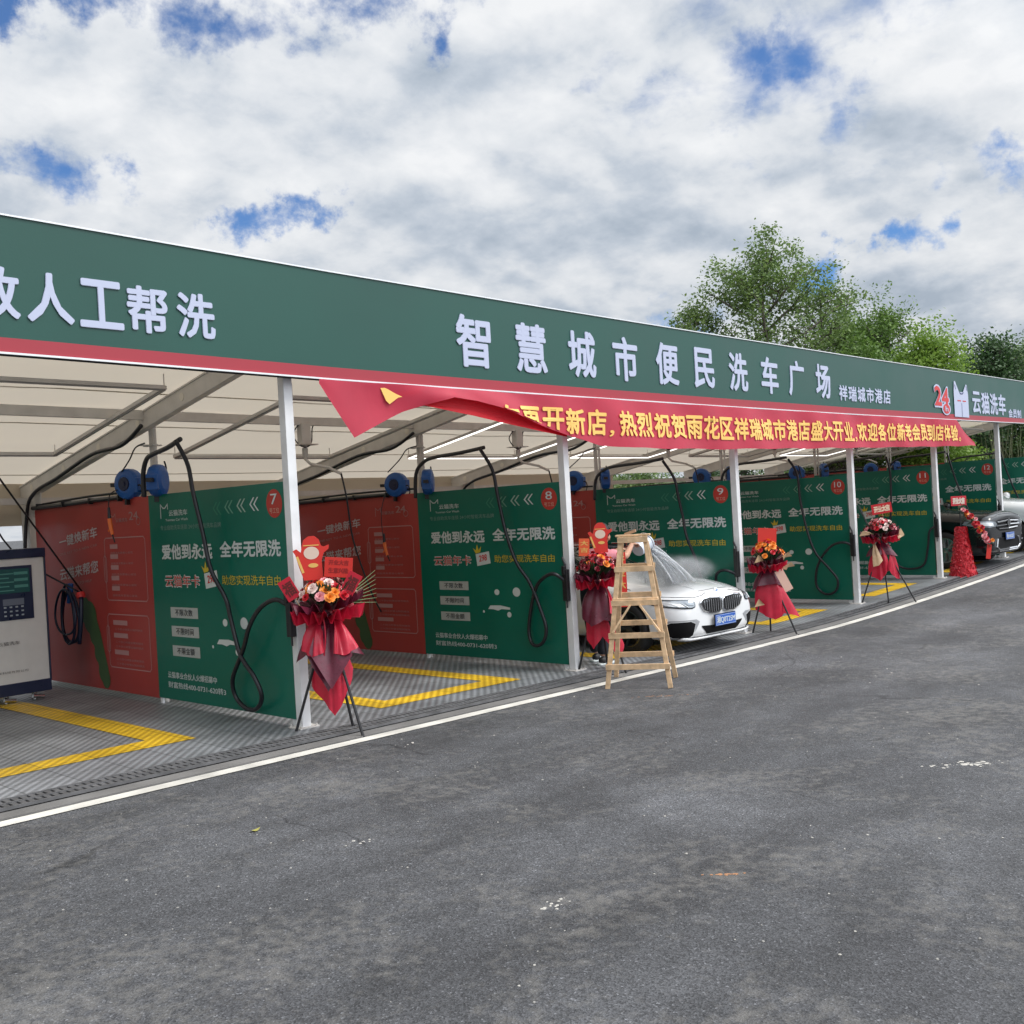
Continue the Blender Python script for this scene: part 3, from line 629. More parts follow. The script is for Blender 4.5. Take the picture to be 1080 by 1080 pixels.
def red_panel(i):
    X = XP(i); zc = zp(X); t = empty('partition_board', (X, 11.4, zc), 'dark red printed partition board in the rear half of bay %d, behind green board %d' % (i, i), 'partition board', 'red boards in the rear of the wash bays')
    def P(o): o.parent = t; o.matrix_parent_inverse = Matrix.Translation((-X, -11.4, -zc)); return o
    zb = zc+.05; mb = MB(); mb.bb(X-.018, X+.018, 10.031, 12.88, zb, zb+2.11); P(mb.build('board', REDB, bevel=.003))
    pl = Plane((X-.0185, 10.03, zb-.10), (0, -1, 0), (0, 0, 1)); W = MB()
    text(W, pl, '一键焕新车', -2.19, -1.20, 1.70, 1.83, .02, slope=.105); text(W, pl, '云猫来帮您', -2.22, -1.22, 1.31, 1.45, .02, slope=.105)
    P(W.build('lettering', mat('dim print', (.50, .44, .46), .5)))
    F = MB(); text(F, pl, 'ONE KEY TO A NEW CAR', -2.2, -1.22, 1.605, 1.635, .0, slope=.105); text(F, pl, 'WE COME TO HELP', -2.1, -1.4, 1.235, 1.265, .0, slope=.105)
    line(F, pl, [(-.86, 1.94), (-.86, 2.05), (-.82, 2.02), (-.79, 2.02), (-.75, 2.05), (-.75, 1.99)], .01)
    text(F, pl, '云猫洗车', -.74, -.47, 1.955, 2.0, .01)
    for (s_, a, b) in (('2', -.44, -.34), ('4', -.34, -.24)): text(F, pl, s_, a, b, 1.97, 2.06, .02)
    for k in range(16):
        a = 2*pi*k/16; b = 2*pi*(k+1)/16; line(F, pl, [(-.24+.045*cos(a), 1.955+.04*sin(a)), (-.24+.045*cos(b), 1.955+.04*sin(b))], .008)
    for v in (1.625, 1.51, 1.39, 1.275, 1.16): text(F, pl, '自助洗车更省心省钱', -.9, -.35-.05*(v > 1.4), v-.012, v+.012, .0)
    for v in (.79, .65, .60, .46, .41): text(F, pl, '二十四小时营业随到随洗', -.9, -.28, v-.012, v+.012, .0)
    P(F.build('lettering', mat('faint print', (.36, .20, .20), .5)))
    B = MB()
    def rr(u0, u1, v0, v1): line(B, pl, [(u0+.03, v0), (u1-.03, v0), (u1, v0+.03), (u1, v1-.03), (u1-.03, v1), (u0+.03, v1), (u0, v1-.03), (u0, v0+.03)], .011, closed=True)
    rr(-1.04, -.12, 1.105, 1.79); rr(-1.06, -.13, .365, .95); rr(-1.075, -1.015, 1.29, 1.60); rr(-1.095, -1.035, .52, .83)
    for v in (1.695, 1.585, 1.466, 1.349, 1.236): rect(B, pl, -.915, -.735, v-.025, v+.025)
    for v in (.86, .72, .536): rect(B, pl, -.935, -.61, v-.026, v+.026)
    P(B.build('outline_boxes', INKP))
    G_ = MB(); ctr = [(-1.62, .98), (-1.50, .9), (-1.40, .72), (-1.33, .50), (-1.24, .30), (-1.18, .22)]
    pts = []
    for (a, b), r_ in zip(ctr, (.14, .17, .13, .10, .11, .10)): disc(G_, pl, a, b, r_, r_*1.1, .0012+.0001*len(pts)); pts.append(0)
    poly(G_, pl, [(-1.62, 1.12), (-1.40, 1.04), (-1.25, .72), (-1.12, .36), (-1.08, .22), (-1.28, .18), (-1.36, .40), (-1.45, .62), (-1.7, .9)], .0022)
    P(G_.build('green_shape', mat('olive print', (.05, .10, .035), .5)))
    return t
for i in range(7, 14): green_panel(i); red_panel(i)
# end wall boards of the bays (facing the road)
for i in range(6, 14):
    xa, xb = XP(i)+.12, XP(i+1)-.45; zc = zp(xa); mb = MB(); mb.bb(xa, xb, 12.98, 13.02, zc+.05, zc+2.12)
    if i <= 8:
        mb2 = MB(); mb2.bb(xb, xb+.03, 12.97, 13.03, zc-.02, zc+2.13)
        o = mb.build('rear_board', GREEN); p = mb2.build('edge_post', W_PAINT, o)
        tag(o, 'plain green board closing the back of bay %d' % (i+1), 'rear board', 'rear boards of the wash bays')
# ------------------------------------------------------------------ lamps, pipes, reels, booms
TUBE_OFF = mat('lamp tube off', (.36, .35, .34), .35); TUBE_ON = mat('lamp tube lit', (.9, .9, .9), .4, emit=(1, .98, .94), estr=2.2)
def frame_lamp(i, lit):
    xa, xb = XP(i-1)+1.05, XP(i-1)+3.35; ya, yb = 8.9, 11.35; dz = zfb(xa)-3.1; za_, zb_ = 3.14+dz, 2.71+dz
    t = empty('frame_lamp', ((xa+xb)/2, (ya+yb)/2, (za_+zb_)/2), ('lit' if lit else 'unlit')+' rectangular frame of lamp tubes hung under the roof of bay %d' % i, 'lamp', 'lamp frames under the canopy')
    c = t.location.copy()
    cs = [(xa, ya, za_), (xb, ya, za_), (xb, yb, zb_), (xa, yb, zb_)]
    for k in range(4):
        a = Vector(cs[k])-c; b = Vector(cs[(k+1) % 4])-c; on = lit and (k != 0)
        mb = MB(); mb.beam(a+Vector((0, 0, .02)), b+Vector((0, 0, .02)), .055, .035); 
        mb.mi(1); mb.beam(a, b, .026, .022); mb.build('tube', [GREY_STEEL, TUBE_ON if on else TUBE_OFF], t)
    mb = MB()
    for p in cs:
        p = Vector(p)-c; top = zraf(p.x+c.x, p.y+c.y)+.2-c.z; mb.tube([p, (p.x, p.y, top)], .006, 5)
    mb.build('hanger', GREY_STEEL, t)
for i in range(7, 14): frame_lamp(i, i in (9, 10, 12))
def reel(i, k, y, z, rz):
    X = XP(i); t = empty('hose_reel', (X-.02, y, z), '%s blue hose reel on the mast above board %d' % (('rear', 'front')[k], i), 'hose reel', 'blue hose reels on the masts', rz)
    mb = MB(); mb.lathe([(.0, -.075), (.10, -.075), (.155, -.06), (.165, -.03), (.165, .03), (.155, .06), (.10, .075), (.0, .075)], (0, 0, 0), (1, 0, 0), 24)
    mb.bb(-.06, .06, -.17, .0, -.10, .06); mb.build('housing', BLUE, t, smooth=False, bevel=.008)
    mb = MB(); mb.lathe([(.0, -.086), (.07, -.086), (.078, -.07)], (0, 0, 0), (1, 0, 0), 16); mb.lathe([(.0, -.092), (.03, -.092), (.03, -.08)], (0, 0, 0), (1, 0, 0), 10); mb.build('hub', NAVY, t)
    mb = MB(); mb.bb(-.03, .03, .10 if k == 0 else -.24, .24 if k == 0 else -.10, -.02, .02); mb.bb(-.05, .05, .0, .03, -.22, .0); mb.build('bracket', BLACK, t)
    mb = MB(); mb.tube([(-.03, -.10, -.06), (-.05, -.20, -.02), (-.05, -.23, -.10), (-.05, -.20, -.18)] if k == 0 else [(.02, .1, .05), (.03, .16, .12), (.03, .12, .2)], .009, 6, smooth=4); mb.build('hose_end', RUBBER, t)
def reelpair(i):
    d = zp(XP(i))-zp(X7); hz_ = 2.36 if i == 7 else 2.30
    reel(i, 0, 10.42, hz_+d*.3, radians(18)); reel(i, 1, 9.80, hz_+d*.3, radians(-50))
for i in range(7, 13): reelpair(i)
H7 = [(8.99, 2.70), (8.9, 2.46), (8.83, 2.18), (8.74, 1.81), (8.65, 1.45), (8.55, 1.17), (8.42, .97), (8.23, .67), (8.0, .49), (7.93, .32), (8.08, .19), (8.3, .16), (8.47, .25), (8.45, .43), (8.18, .72), (8.03, .94), (7.87, 1.11), (7.68, 1.18), (7.50, 1.10)]
H8 = [(8.58, 2.60), (8.5, 2.35), (8.46, 2.06), (8.37, 1.61), (8.2, 1.24), (8.04, .99), (7.87, .71), (7.78, .47), (7.87, .3), (8.05, .26), (8.14, .39), (8.09, .65), (7.96, .91), (7.81, 1.04), (7.62, 1.1), (7.5, .99)]
H9 = [(8.56, 2.45), (8.46, 2.18), (8.41, 1.9), (8.33, 1.61), (8.25, 1.34), (8.14, .99), (8.05, .66), (7.98, .36), (7.85, .22), (7.74, .32), (7.76, .5), (7.84, .66), (7.80, .79), (7.66, .84), (7.5, .76)]
H10 = [(8.55, 2.47), (8.45, 2.19), (8.40, 1.75), (8.28, 1.25), (8.12, .85), (7.95, .6), (7.80, .38), (7.86, .18), (8.05, .12), (8.2, .25), (8.18, .5), (8.05, .75), (7.85, .95), (7.65, 1.0), (7.5, .93)]
H11 = [(8.4, 2.5), (8.36, 2.14), (8.36, 1.45), (8.42, .9), (8.40, .55), (8.25, .30), (8.0, .26), (7.8, .35), (7.70, .7), (7.64, .99), (7.5, 1.1)]
H12 = [(8.55, 2.6), (8.45, 2.15), (8.3, 1.7), (8.15, 1.3), (8.0, .9), (7.9, .5), (8.0, .3), (8.2, .4), (8.1, .75), (7.8, 1.1), (7.5, 1.1)]
B7 = [(9.95, 2.20), (9.91, 2.43), (9.79, 2.57), (9.63, 2.61), (9.29, 2.65), (8.99, 2.71)]
B8 = [(9.97, 2.08), (9.91, 2.39), (9.75, 2.52), (9.53, 2.57), (9.02, 2.59), (8.58, 2.62)]
for i, H, B in ((7, H7, B7), (8, H8, B8), (9, H9, [(y, z-.14) for y, z in B8]), (10, H10, [(y, z-.12) for y, z in B8]), (11, H11, [(y-.1, z-.1) for y, z in B8]), (12, H12, [(y, z+.0) for y, z in B8]), (13, H12, B8)):
    X = XP(i); t = empty('wash_boom', (X-.06, 10.0, 2.2), 'swivelling black boom with a long hose looping down green board %d' % i, 'wash boom', 'booms with hoses over the bays')
    c = t.location
    mb = MB(); mb.tube([(X-.10-c.x-.02*k, y-c.y, z-c.z) for k, (y, z) in enumerate(B)], .024, 10, smooth=4); mb.build('boom_arm', DARK_STEEL, t, smooth=True)
    mb = MB(); rg = random.Random(i)
    pts = [(X-.12-.10*(k == 0)-.02*min(k, 4)*(k < 5)-c.x - .05*sin(k*.9+i), y-c.y, z-c.z + (0)) for k, (y, z) in enumerate(H)]
    pts[-1] = (X-.06-c.x, H[-1][0]-c.y+.02, H[-1][1]-c.z)
    mb.tube(pts, .021, 9, smooth=6); mb.build('hose', RUBBER, t, smooth=True)
    h = empty('lance_holder', (X-.075, YF+.045, zp(X)+1.0), 'dark lance holder clamped to the white post beside board %d' % i, 'lance holder', 'lance holders on the posts')
    mb = MB(); mb.bb(-.028, .028, -.035, .035, -.20, .16); mb.bb(-.05, .0, -.02, .02, .10, .20); mb.build('sleeve', BLACK, h, bevel=.006)
    mb = MB(); mb.tube([(0, 0, -.28), (0, 0, .12), (-.0, -.0, .22), (-.01, .03, .30)], [.010, .012, .014, .014], 8); mb.build('lance', DARK_STEEL, h)
# second boom on the middle beam of each bay
for i in range(8, 13):
    x = XP(i-1)+1.99+(0 if i < 10 else .1); dz = zfb(x)-3.1
    t = empty('foam_boom', (x, 10.03, 2.9+dz), 'thin foam boom hanging from the middle beam of bay %d' % i, 'foam boom', 'foam booms under the middle beam')
    mb = MB(); mb.box((0, 0, 0), (.13, .10, .24)); mb.box((0, 0, -.13), (.26, .20, .012)); mb.build('mounting_box', GREY_STEEL, t, bevel=.004)
    mb = MB(); mb.tube([(0, 0, -.13), (0, 0, -.30), (.03, -.05, -.36), (.14, -.25, -.42), (.22, -.38, -.50)], .018, 8); mb.tube([(0, 0, -.17), (.0, 0, -.27)], .035, 8); mb.build('boom_arm', GREY_STEEL, t)
    mb = MB(); mb.tube([(.22, -.38, -.50), (.25, -.42, -.8), (.36, -.36, -1.3), (.62, -.30, -1.9), (.85, -.2, -2.2)], .011, 7, smooth=5)
    mb.tube([(-.06, .0, .12), (-.12, .05, .0), (-.09, 0, -.12), (.0, -.02, -.16), (.10, .0, -.1), (.12, .0, .06), (.16, 0, .13)], .008, 6, smooth=5); mb.build('hose', RUBBER, t, smooth=True)
# pipes on top of the rear boards
for i in range(7, 13):
    X = XP(i); zc = zp(X)+2.17; mb = MB()
    mb.tube([(X-.03, 10.4, zc), (X-.04, 11.2, zc+.0), (X-.03, 12.0, zc-.01), (X-.05, 12.85, zc-.02)], .026, 8, smooth=3); mb.tube([(X+.03, 10.1, zc+.05), (X+.02, 11.4, zc+.055), (X+.03, 12.9, zc+.02)], .014, 6, smooth=3)
    for y in (10.6, 11.3, 12.0, 12.7): mb.bb(X-.07, X+.05, y-.012, y+.012, zc-.04, zc+.03)
    tag(mb.build('pipe_run', BLACK), 'black pipes clipped along the top of red board %d' % i, 'pipe', 'pipes along the rear boards')
# hanging air guns
for i in (7, 8):
    X = XP(i)-.22; d = 0 if i == 7 else -.06; y = 10.5; t = empty('air_gun', (X, y, 2.0+d), 'orange air gun dangling on a thin cord from the reel above board %d' % i, 'air gun', 'air guns hanging from the reels')
    L_ = .24 if i == 7 else .55
    mb = MB(); mb.tube([(.15, -.02, .32), (.03, .02, .26), (0, 0, .1)] if i == 7 else [(.12, .02, .3), (.02, .05, .0), (0, .02, -.35)], .006, 6, smooth=3)
    zz_ = 0 if i == 7 else -.42
    mb.tube([(0, 0, zz_+.12), (0, 0, zz_-.02)], [.014, .02], 8); mb.build('cord', RUBBER, t)
    mb = MB(); mb.tube([(0, 0, zz_), (0, -.02, zz_-.09), (0, -.05, zz_-.17)], [.024, .022, .016], 8); mb.tube([(0, -.03, zz_-.08), (0, .03, zz_-.13)], .012, 6); mb.build('grip', mat('orange plastic', (.75, .16, .03), .45), t)
    mb = MB(); mb.tube([(0, -.05, zz_-.17), (0, -.09, zz_-.25)], .008, 6); mb.build('nozzle', BLACK, t)
# cables along the first rafters
for i in (7, 8, 9):
    X = XP(i)-.09; mb = MB()
    mb.tube([(X, 9.95, zraf(X, 9.95)+.02), (X, 10.4, zraf(X, 10.4)-.06), (X, 11.1, zraf(X, 11.1)+.03), (X, 12.0, zraf(X, 12.0)+.0), (X, 12.7, zraf(X, 12.7)-.02), (X, 12.95, 2.1), (X-.05, 13.0, 1.2), (X-.02, 13.0, .3)], .022, 8, smooth=6)
    mb.tube([(X, 9.9, 2.75), (X, 10.1, 2.72), (X, 10.25, 2.6), (X, 10.5, 2.45)], .008, 6, smooth=5)
    tag(mb.build('cable', RUBBER, smooth=True), 'black cable running along the rafter above board %d and down its rear column' % i, 'cable', 'cables on the rafters')
# hose bundle hanging on the first red board
t = empty('hose_bundle', (5.15, 11.7, 1.2), 'tangle of dark hoses tied with a red strap before the red board', 'hose bundle')
mb = MB(); c = t.location
for k, (a, b) in enumerate(((.22, .30), (.16, .34), (.26, .26))):
    pts = []
    for q_ in range(15):
        an = -pi/2+2*pi*q_/14; pts.append((-.02-.03*k, .05+a*cos(an)*(1-.25*sin(an)), -.28+b*sin(an)+.03*k))
    mb.tube(pts, .019-.003*k, 8, smooth=3)
mb.tube([(0, -.21, -.05), (-.02, -.22, -.3), (-.02, -.14, -.58)], .024, 8, smooth=4)
mb.build('hose', mat('navy rubber', (.008, .014, .04), .4), t, smooth=True)
mb = MB(); mb.tube([(.02, -.2, 0), (-1.0, -.9+.0, 1.15), (-1.25, -1.1, 1.42)], .010, 6, smooth=5); mb.tube([(.0, -.18, .0), (-.55, .2, .5), (-.9, .3, 1.25)], .010, 6, smooth=5); mb.build('hose', RUBBER, t, smooth=True)
mb = MB(); mb.lathe([(.045, -.03), (.05, 0), (.045, .03)], (0, -.2, -.03), (0, .3, 1), 12); mb.build('strap', INKR, t)
mb = MB(); mb.tube([(-.03, -.02, .1), (-.03, .0, -.02), (-.03, .06, -.12)], [.03, .035, .02], 8); mb.tube([(-.03, 0, 0), (-.03, .1, .02)], .015, 6); mb.build('spray_gun', BLUE, t)
# payment kiosk
t = empty('payment_kiosk', (4.32, 11.5, zp(4.3)), 'white and navy self-service payment cabinet with a screen and keypad at the left edge', 'kiosk')
mb = MB(); mb.bb(-.44, .44, .0, .5, .10, 1.56); mb.build('cabinet', mat('kiosk white', (.64, .63, .61), .4, var=.04), t, bevel=.012)
mb = MB(); mb.bb(-.455, .455, -.02, .52, 1.56, 1.66); mb.bb(-.45, .45, -.01, .51, .09, .22); mb.bb(.44, .455, -.012, .5, .2, 1.57); mb.build('casing', NAVY, t, bevel=.006)
mb = MB(); mb.bb(-.42, .30, -.012, .0, .90, 1.48); mb.build('control_panel', NAVY, t)
pl = Plane((4.32, 11.5-.012, zp(4.3)), (1, 0, 0), (0, 0, 1)); pl0 = Plane((0, -.012, 0), (1, 0, 0), (0, 0, 1))
mb = MB(); rect(mb, pl0, -.36, .27, 1.19, 1.45, .004); mb.mi(1); 
for k in range(5): line(mb, pl0, [(-.30, 1.40-.045*k), (.1-.05*(k % 2), 1.40-.045*k)], .012, .006)
for k in range(3): line(mb, pl0, [(.12, 1.40-.07*k), (.24, 1.40-.07*k)], .03, .006)
mb.build('screen', [mat('display', (.012, .035, .035), .15, emit=(.01, .04, .04), estr=.4), mat('display text', (.05, .14, .12), .3, emit=(.02, .08, .07), estr=.4)], t)
mb = MB(); rect(mb, pl0, -.02, .20, .0+1.06, 1.13, .004); rect(mb, pl0, -.33, -.12, 1.05, 1.12, .004); rect(mb, pl0, -.33, -.12, .93, 1.02, .004); mb.build('card_slot', mat('slot grey', (.13, .15, .2), .4), t)
mb = MB()
for a in range(4):
    for b in range(3): mb.bb(-.0+.06*a-.012, -.0+.06*a+.012, -.02, -.011, .95+.045*b-.008, .95+.045*b+.008)
mb.build('keypad', mat('keys', (.35, .4, .45), .4), t)
mb = MB(); text(mb, pl0, '云猫洗车', -.10, .13, .635, .675, .01, .0145, slope=0); line(mb, pl0, [(-.19, .64), (-.19, .69), (-.165, .675), (-.15, .675), (-.125, .69), (-.125, .65)], .006, .0145); text(mb, pl0, '云猫洗车科技有限公司', -.25, .20, .335, .36, .0, .0145)
mb.build('lettering', mat('kiosk ink', (.12, .12, .13), .5), t)
mb = MB()
for a in (-.3, .0, .3): mb.tube([(a, .1, .0), (a, .1, .1)], .03, 8); mb.tube([(a-.05, .02, .05), (a+.07, .02, .03)], .022, 8)
mb.build('foot', mat('chrome', (.6, .6, .6), .2, 1.), t)
# ------------------------------------------------------------------ cars
def eval_mesh(o):
    dg = bpy.context.evaluated_depsgraph_get(); dg.update(); me = bpy.data.meshes.new_from_object(o.evaluated_get(dg)); return me
def carpaint(name, col, rough=.25, coat=1.0, metal=0.):
    m = mat(name, col, rough, metal, coat=coat, var=.02, vscale=2); return m
GLASS = mat('tinted car glass', (.012, .016, .018), .05, spec=.8, coat=.5)
CHROME = mat('car chrome', (.75, .76, .78), .12, 1.)
TRIMB = mat('gloss black trim', (.008, .008, .009), .2, coat=.5)
LAMPG = mat('headlamp glass', (.22, .25, .28), .08, .3, coat=1.)
LAMPW = mat('headlamp white', (.75, .78, .80), .15, .2, coat=1.)
TYRE = mat('tyre rubber', (.016, .016, .017), .8, bump=.2, bscale=60)
RIM = mat('dark alloy', (.10, .10, .11), .3, .8); RIMB = mat('bright alloy', (.45, .46, .48), .25, .9)
PLATEB = mat('number plate blue', (.015, .10, .45), .4)

INTAKE = mat('matt black intake', (.006, .006, .007), .75, spec=.15)
class Car:
    def __init__(s, t, stations, paint, wheels, wr, ww):
        """stations: (y, [(x, z)*8]) half sections from the sill centre round to the roof centre; y=0 at the nose"""
        s.t = t; s.paint = paint; N_ = len(stations[0][1]); bm = bmesh.new(); rings = []
        for y, pts in stations:
            ring = [bm.verts.new((x, y, z)) for x, z in pts] + [bm.verts.new((-x, y, z)) for x, z in reversed(pts[1:-1])]
            rings.append(ring)
        M = len(rings[0])
        for a, b in zip(rings[:-1], rings[1:]):
            for k in range(M): bm.faces.new((a[k], a[(k+1) % M], b[(k+1) % M], b[k]))
        for ring, rev in ((rings[0], 0), (rings[-1], 1)):      # quad caps
            for k in range(N_-1):
                q = [ring[k], ring[k+1], ring[(M-k-1) % M], ring[(M-k) % M]]
                q = list(dict.fromkeys(q))
                if len(q) >= 3: bm.faces.new(q)
        bmesh.ops.recalc_face_normals(bm, faces=bm.faces)
        me = bpy.data.meshes.new('body'); bm.to_mesh(me); bm.free(); me.materials.append(paint); me.materials.append(BLACK)
        o = bpy.data.objects.new('body', me); COL.objects.link(o)
        o.modifiers.new('s', 'SUBSURF').levels = 3
        me2 = eval_mesh(o); o.modifiers.clear(); o.data = me2
        # wheel arches
        for wy in wheels:
            for sx in (-1, 1):
                cb = MB(); cb.lathe([(0, 0), (wr*1.13, 0), (wr*1.13, .34), (0, .34)], (sx*.66, wy, wr*1.02), (sx, 0, 0), 40); co_ = cb.build('cut', BLACK)
                md = o.modifiers.new('b', 'BOOLEAN'); md.object = co_; md.operation = 'DIFFERENCE'; md.solver = 'EXACT'
                me3 = eval_mesh(o); o.modifiers.clear(); o.data = me3; bpy.data.objects.remove(co_)
        o.data.polygons.foreach_set('use_smooth', [True]*len(o.data.polygons))
        md = o.modifiers.new('es', 'EDGE_SPLIT'); md.split_angle = radians(40)
        s.body = o; o.parent = t; o.name = 'body'
        s.bvh = BVHTree.FromPolygons([v.co.copy() for v in me2.vertices], [tuple(p.vertices) for p in me2.polygons])
        s.bvh_cut = s.bvh
    def hit(s, p, d):
        p = Vector(p); d = Vector(d).normalized(); r_ = s.bvh.ray_cast(p-d*4, d)
        return (r_[0], r_[1]) if r_[0] is not None else (None, None)
    def patch(s, name, mats, outline, d=(0, 1, 0), off=.004, res=.05, thick=0., parent=None, mirror=True, mb=None):
        """outline: (a, b) points measured across the view direction d (a sideways, b up); pressed on to the body"""
        d = Vector(d).normalized(); U = Vector((0, 0, 1)).cross(d)*-1
        if U.length < .1: U = Vector((1, 0, 0))
        U.normalize(); V = d.cross(U)*-1
        if V.z < 0 or abs(d.z) > .9: V = -V if V.z < 0 else V
        if abs(d.z) > .9: V = Vector((0, 1, 0))
        A = [Vector(p) for p in outline]; pts = []; n = len(A)
        for i in range(n):       # densify
            a, b = A[i], A[(i+1) % n]; k = max(1, int((b-a).length/res)); pts += [a.lerp(b, j/k) for j in range(k)]
        nb = len(pts); edges = [(i, (i+1) % nb) for i in range(nb)]
        x0 = min(p.x for p in A); x1 = max(p.x for p in A); y0 = min(p.y for p in A); y1 = max(p.y for p in A)
        def inside(p):
            c = False
            for i in range(n):
                a, b = A[i], A[(i+1) % n]
                if (a.y > p.y) != (b.y > p.y) and p.x < (b.x-a.x)*(p.y-a.y)/(b.y-a.y)+a.x: c = not c
            return c
        gx = x0+res/2
        while gx < x1:
            gy = y0+res/2
            while gy < y1:
                q = Vector((gx, gy))
                if inside(q) and min((q-p).length for p in pts[:nb]) > res*.4: pts.append(q)
                gy += res
            gx += res
        vs, es, fs, *_ = delaunay_2d_cdt(pts, edges, [], 1, 1e-6)
        if mb is None and mirror and min(p[0] for p in outline) > .02:      # a piece on each side
            o1_ = s.patch(name, mats, outline, d, off, res, thick, parent, mirror=False)
            m1_ = MB(); me_ = o1_.data; m1_.add([(-v.co.x, v.co.y, v.co.z) for v in me_.vertices], [tuple(reversed(p.vertices)) for p in me_.polygons]); o2_ = m1_.build(name, mats, parent or s.t, smooth=True)
            if thick: md = o2_.modifiers.new('s', 'SOLIDIFY'); md.thickness = thick; md.offset = 0
            return o1_
        m_ = mb or MB()
        for sgn in ((1, -1) if mirror else (1,)):
            out = []
            ok = True
            for v in vs:
                p = U*v.x + V*v.y; h, nr = s.hit(p, d)
                if h is None: h = p.copy(); ok = False; nr = -d
                else:
                    if nr.dot(d) > 0: nr = -nr
                q = h + nr*off; out.append(q)
            if not ok:      # points that missed the body take the depth of the hits
                good = [o_ for o_, v in zip(out, vs) if s.hit(U*v.x+V*v.y, d)[0] is not None]
                if not good: continue
                dm = sum(g.dot(d) for g in good)/len(good)
                for k, v in enumerate(vs):
                    if s.hit(U*v.x+V*v.y, d)[0] is None: out[k] = U*v.x+V*v.y + d*dm
            out = [Vector((q.x*sgn, q.y, q.z)) for q in out]
            m_.add(out, [tuple(f_) if sgn > 0 else tuple(reversed(f_)) for f_ in fs])
        if mb is None:
            o = m_.build(name, mats, parent or s.t, smooth=True)
            if thick: md = o.modifiers.new('s', 'SOLIDIFY'); md.thickness = thick; md.offset = 0
            return o
        return m_
    def seam(s, lines, d=(0, 1, 0), r=.004, m=None, name='seam', off=.002, mirror=True):
        d = Vector(d).normalized(); U = Vector((0, 0, 1)).cross(d)*-1
        if U.length < .1: U = Vector((1, 0, 0)); V = Vector((0, 1, 0))
        else: U.normalize(); V = d.cross(U)*-1; V = V if V.z > 0 else -V
        mb = MB()
        for ln in lines:
            pp = []
            for i in range(len(ln)-1):
                a, b = Vector(ln[i]), Vector(ln[i+1]); k = max(1, int((b-a).length/.05))
                pp += [a.lerp(b, j/k) for j in range(k)]
            pp.append(Vector(ln[-1])); P3 = []
            for v in pp:
                h, nr = s.hit(U*v.x+V*v.y, d)
                if h is not None: P3.append(h+(nr if nr.dot(d) < 0 else -nr)*off)
            if len(P3) > 1:
                mb.tube(P3, r, 5)
                if mirror: mb.tube([Vector((-p.x, p.y, p.z)) for p in P3], r, 5)
        return mb.build(name, m or BLACK, s.t)
    def wheels(s, ys, half, wr, rimr, rm=RIM):
        for wy in ys:
            for sx in (-1, 1):
                mb = MB(); c = (0, 0, 0)
                wt = bpy.data.objects.new('wheel', None)
                mb.lathe([(rimr, -.10), (wr*.97, -.115), (wr, -.07), (wr, .07), (wr*.97, .115), (rimr, .10)], c, (1, 0, 0), 40)
                ty = mb.build('wheel', TYRE, s.t, smooth=True); ty.location = (sx*(half-.125), wy, wr)
                r_ = MB(); r_.lathe([(rimr, -.10), (rimr, .10), (rimr*.93, .105), (rimr*.9, .06), (rimr*.88, -.02), (.0, -.02)], c, (sx, 0, 0), 32)
                for k in range(5):
                    for dd in (-.13, .13):
                        a = 2*pi*k/5; p0 = (sx*.045, .05*cos(a), .05*sin(a)); p1 = (sx*.075, rimr*.93*cos(a+dd*1.4), rimr*.93*sin(a+dd*1.4)); r_.beam(p0, p1, .032, .03, up=(1, 0, 0))
                r_.lathe([(.06, 0), (.055, .065), (.0, .07)], c, (sx, 0, 0), 14)
                r_.build('rim', rm, ty)
def emblem(par, loc, nrm, r_, kind):
    e_ = MB(); nrm = Vector(nrm).normalized(); U = Vector((1, 0, 0)); V = nrm.cross(U); V = V if V.z > 0 or V.y > 0 else -V; V = V.normalized()
    pl = Plane(loc, U, V); pl.n = nrm
    e_.mi(0); disc(e_, pl, 0, 0, r_, r_, .004)
    if kind == 'quarters':
        e_.mi(1); disc(e_, pl, 0, 0, r_*.62, r_*.62, .006)
        e_.mi(2)
        for q in (0, 2):
            pts = [(0, 0)]+[(r_*.62*cos(q*pi/2+pi/2*k/8), r_*.62*sin(q*pi/2+pi/2*k/8)) for k in range(9)]
            poly(e_, pl, pts, .008)
    else:
        e_.mi(3); disc(e_, pl, 0, 0, r_*.86, r_*.86, .006); e_.mi(0)
        line(e_, pl, [(-r_*.36, r_*.72), (0, r_*.08), (r_*.36, r_*.72)], r_*.16, .009); line(e_, pl, [(-r_*.74, r_*.35), (-r_*.36, -r_*.62), (0, -r_*.02), (r_*.36, -r_*.62), (r_*.74, r_*.35)], r_*.16, .010)
        for k in range(24):
            a = 2*pi*k/24; b = 2*pi*(k+1)/24; line(e_, pl, [(r_*.92*cos(a), r_*.92*sin(a)), (r_*.92*cos(b), r_*.92*sin(b))], r_*.13, .009)
    return e_.build('emblem', [CHROME, INKW, mat('emblem blue', (.02, .12, .45), .3), TRIMB], par)
def plate(par, c, txt, tilt=0.):
    mb = MB(); mb.box(c, (.44, .012, .14)); pl = Plane((c[0], c[1]-.0065, c[2]), (1, 0, 0), (0, 0, 1)); mb.mi(1); text(mb, pl, txt, -.20, .20, -.05, .05, .03, .001)
    for (a, b) in (((-.215, -.062), (.215, -.062)), ((-.215, .062), (.215, .062)), ((-.215, -.062), (-.215, .062)), ((.215, -.062), (.215, .062))): line(mb, pl, [a, b], .004, .001)
    mb.mi(2); mb.box((c[0], c[1]+.012, c[2]), (.46, .012, .16))
    return mb.build('number_plate', [PLATEB, INKW, TRIMB], par)

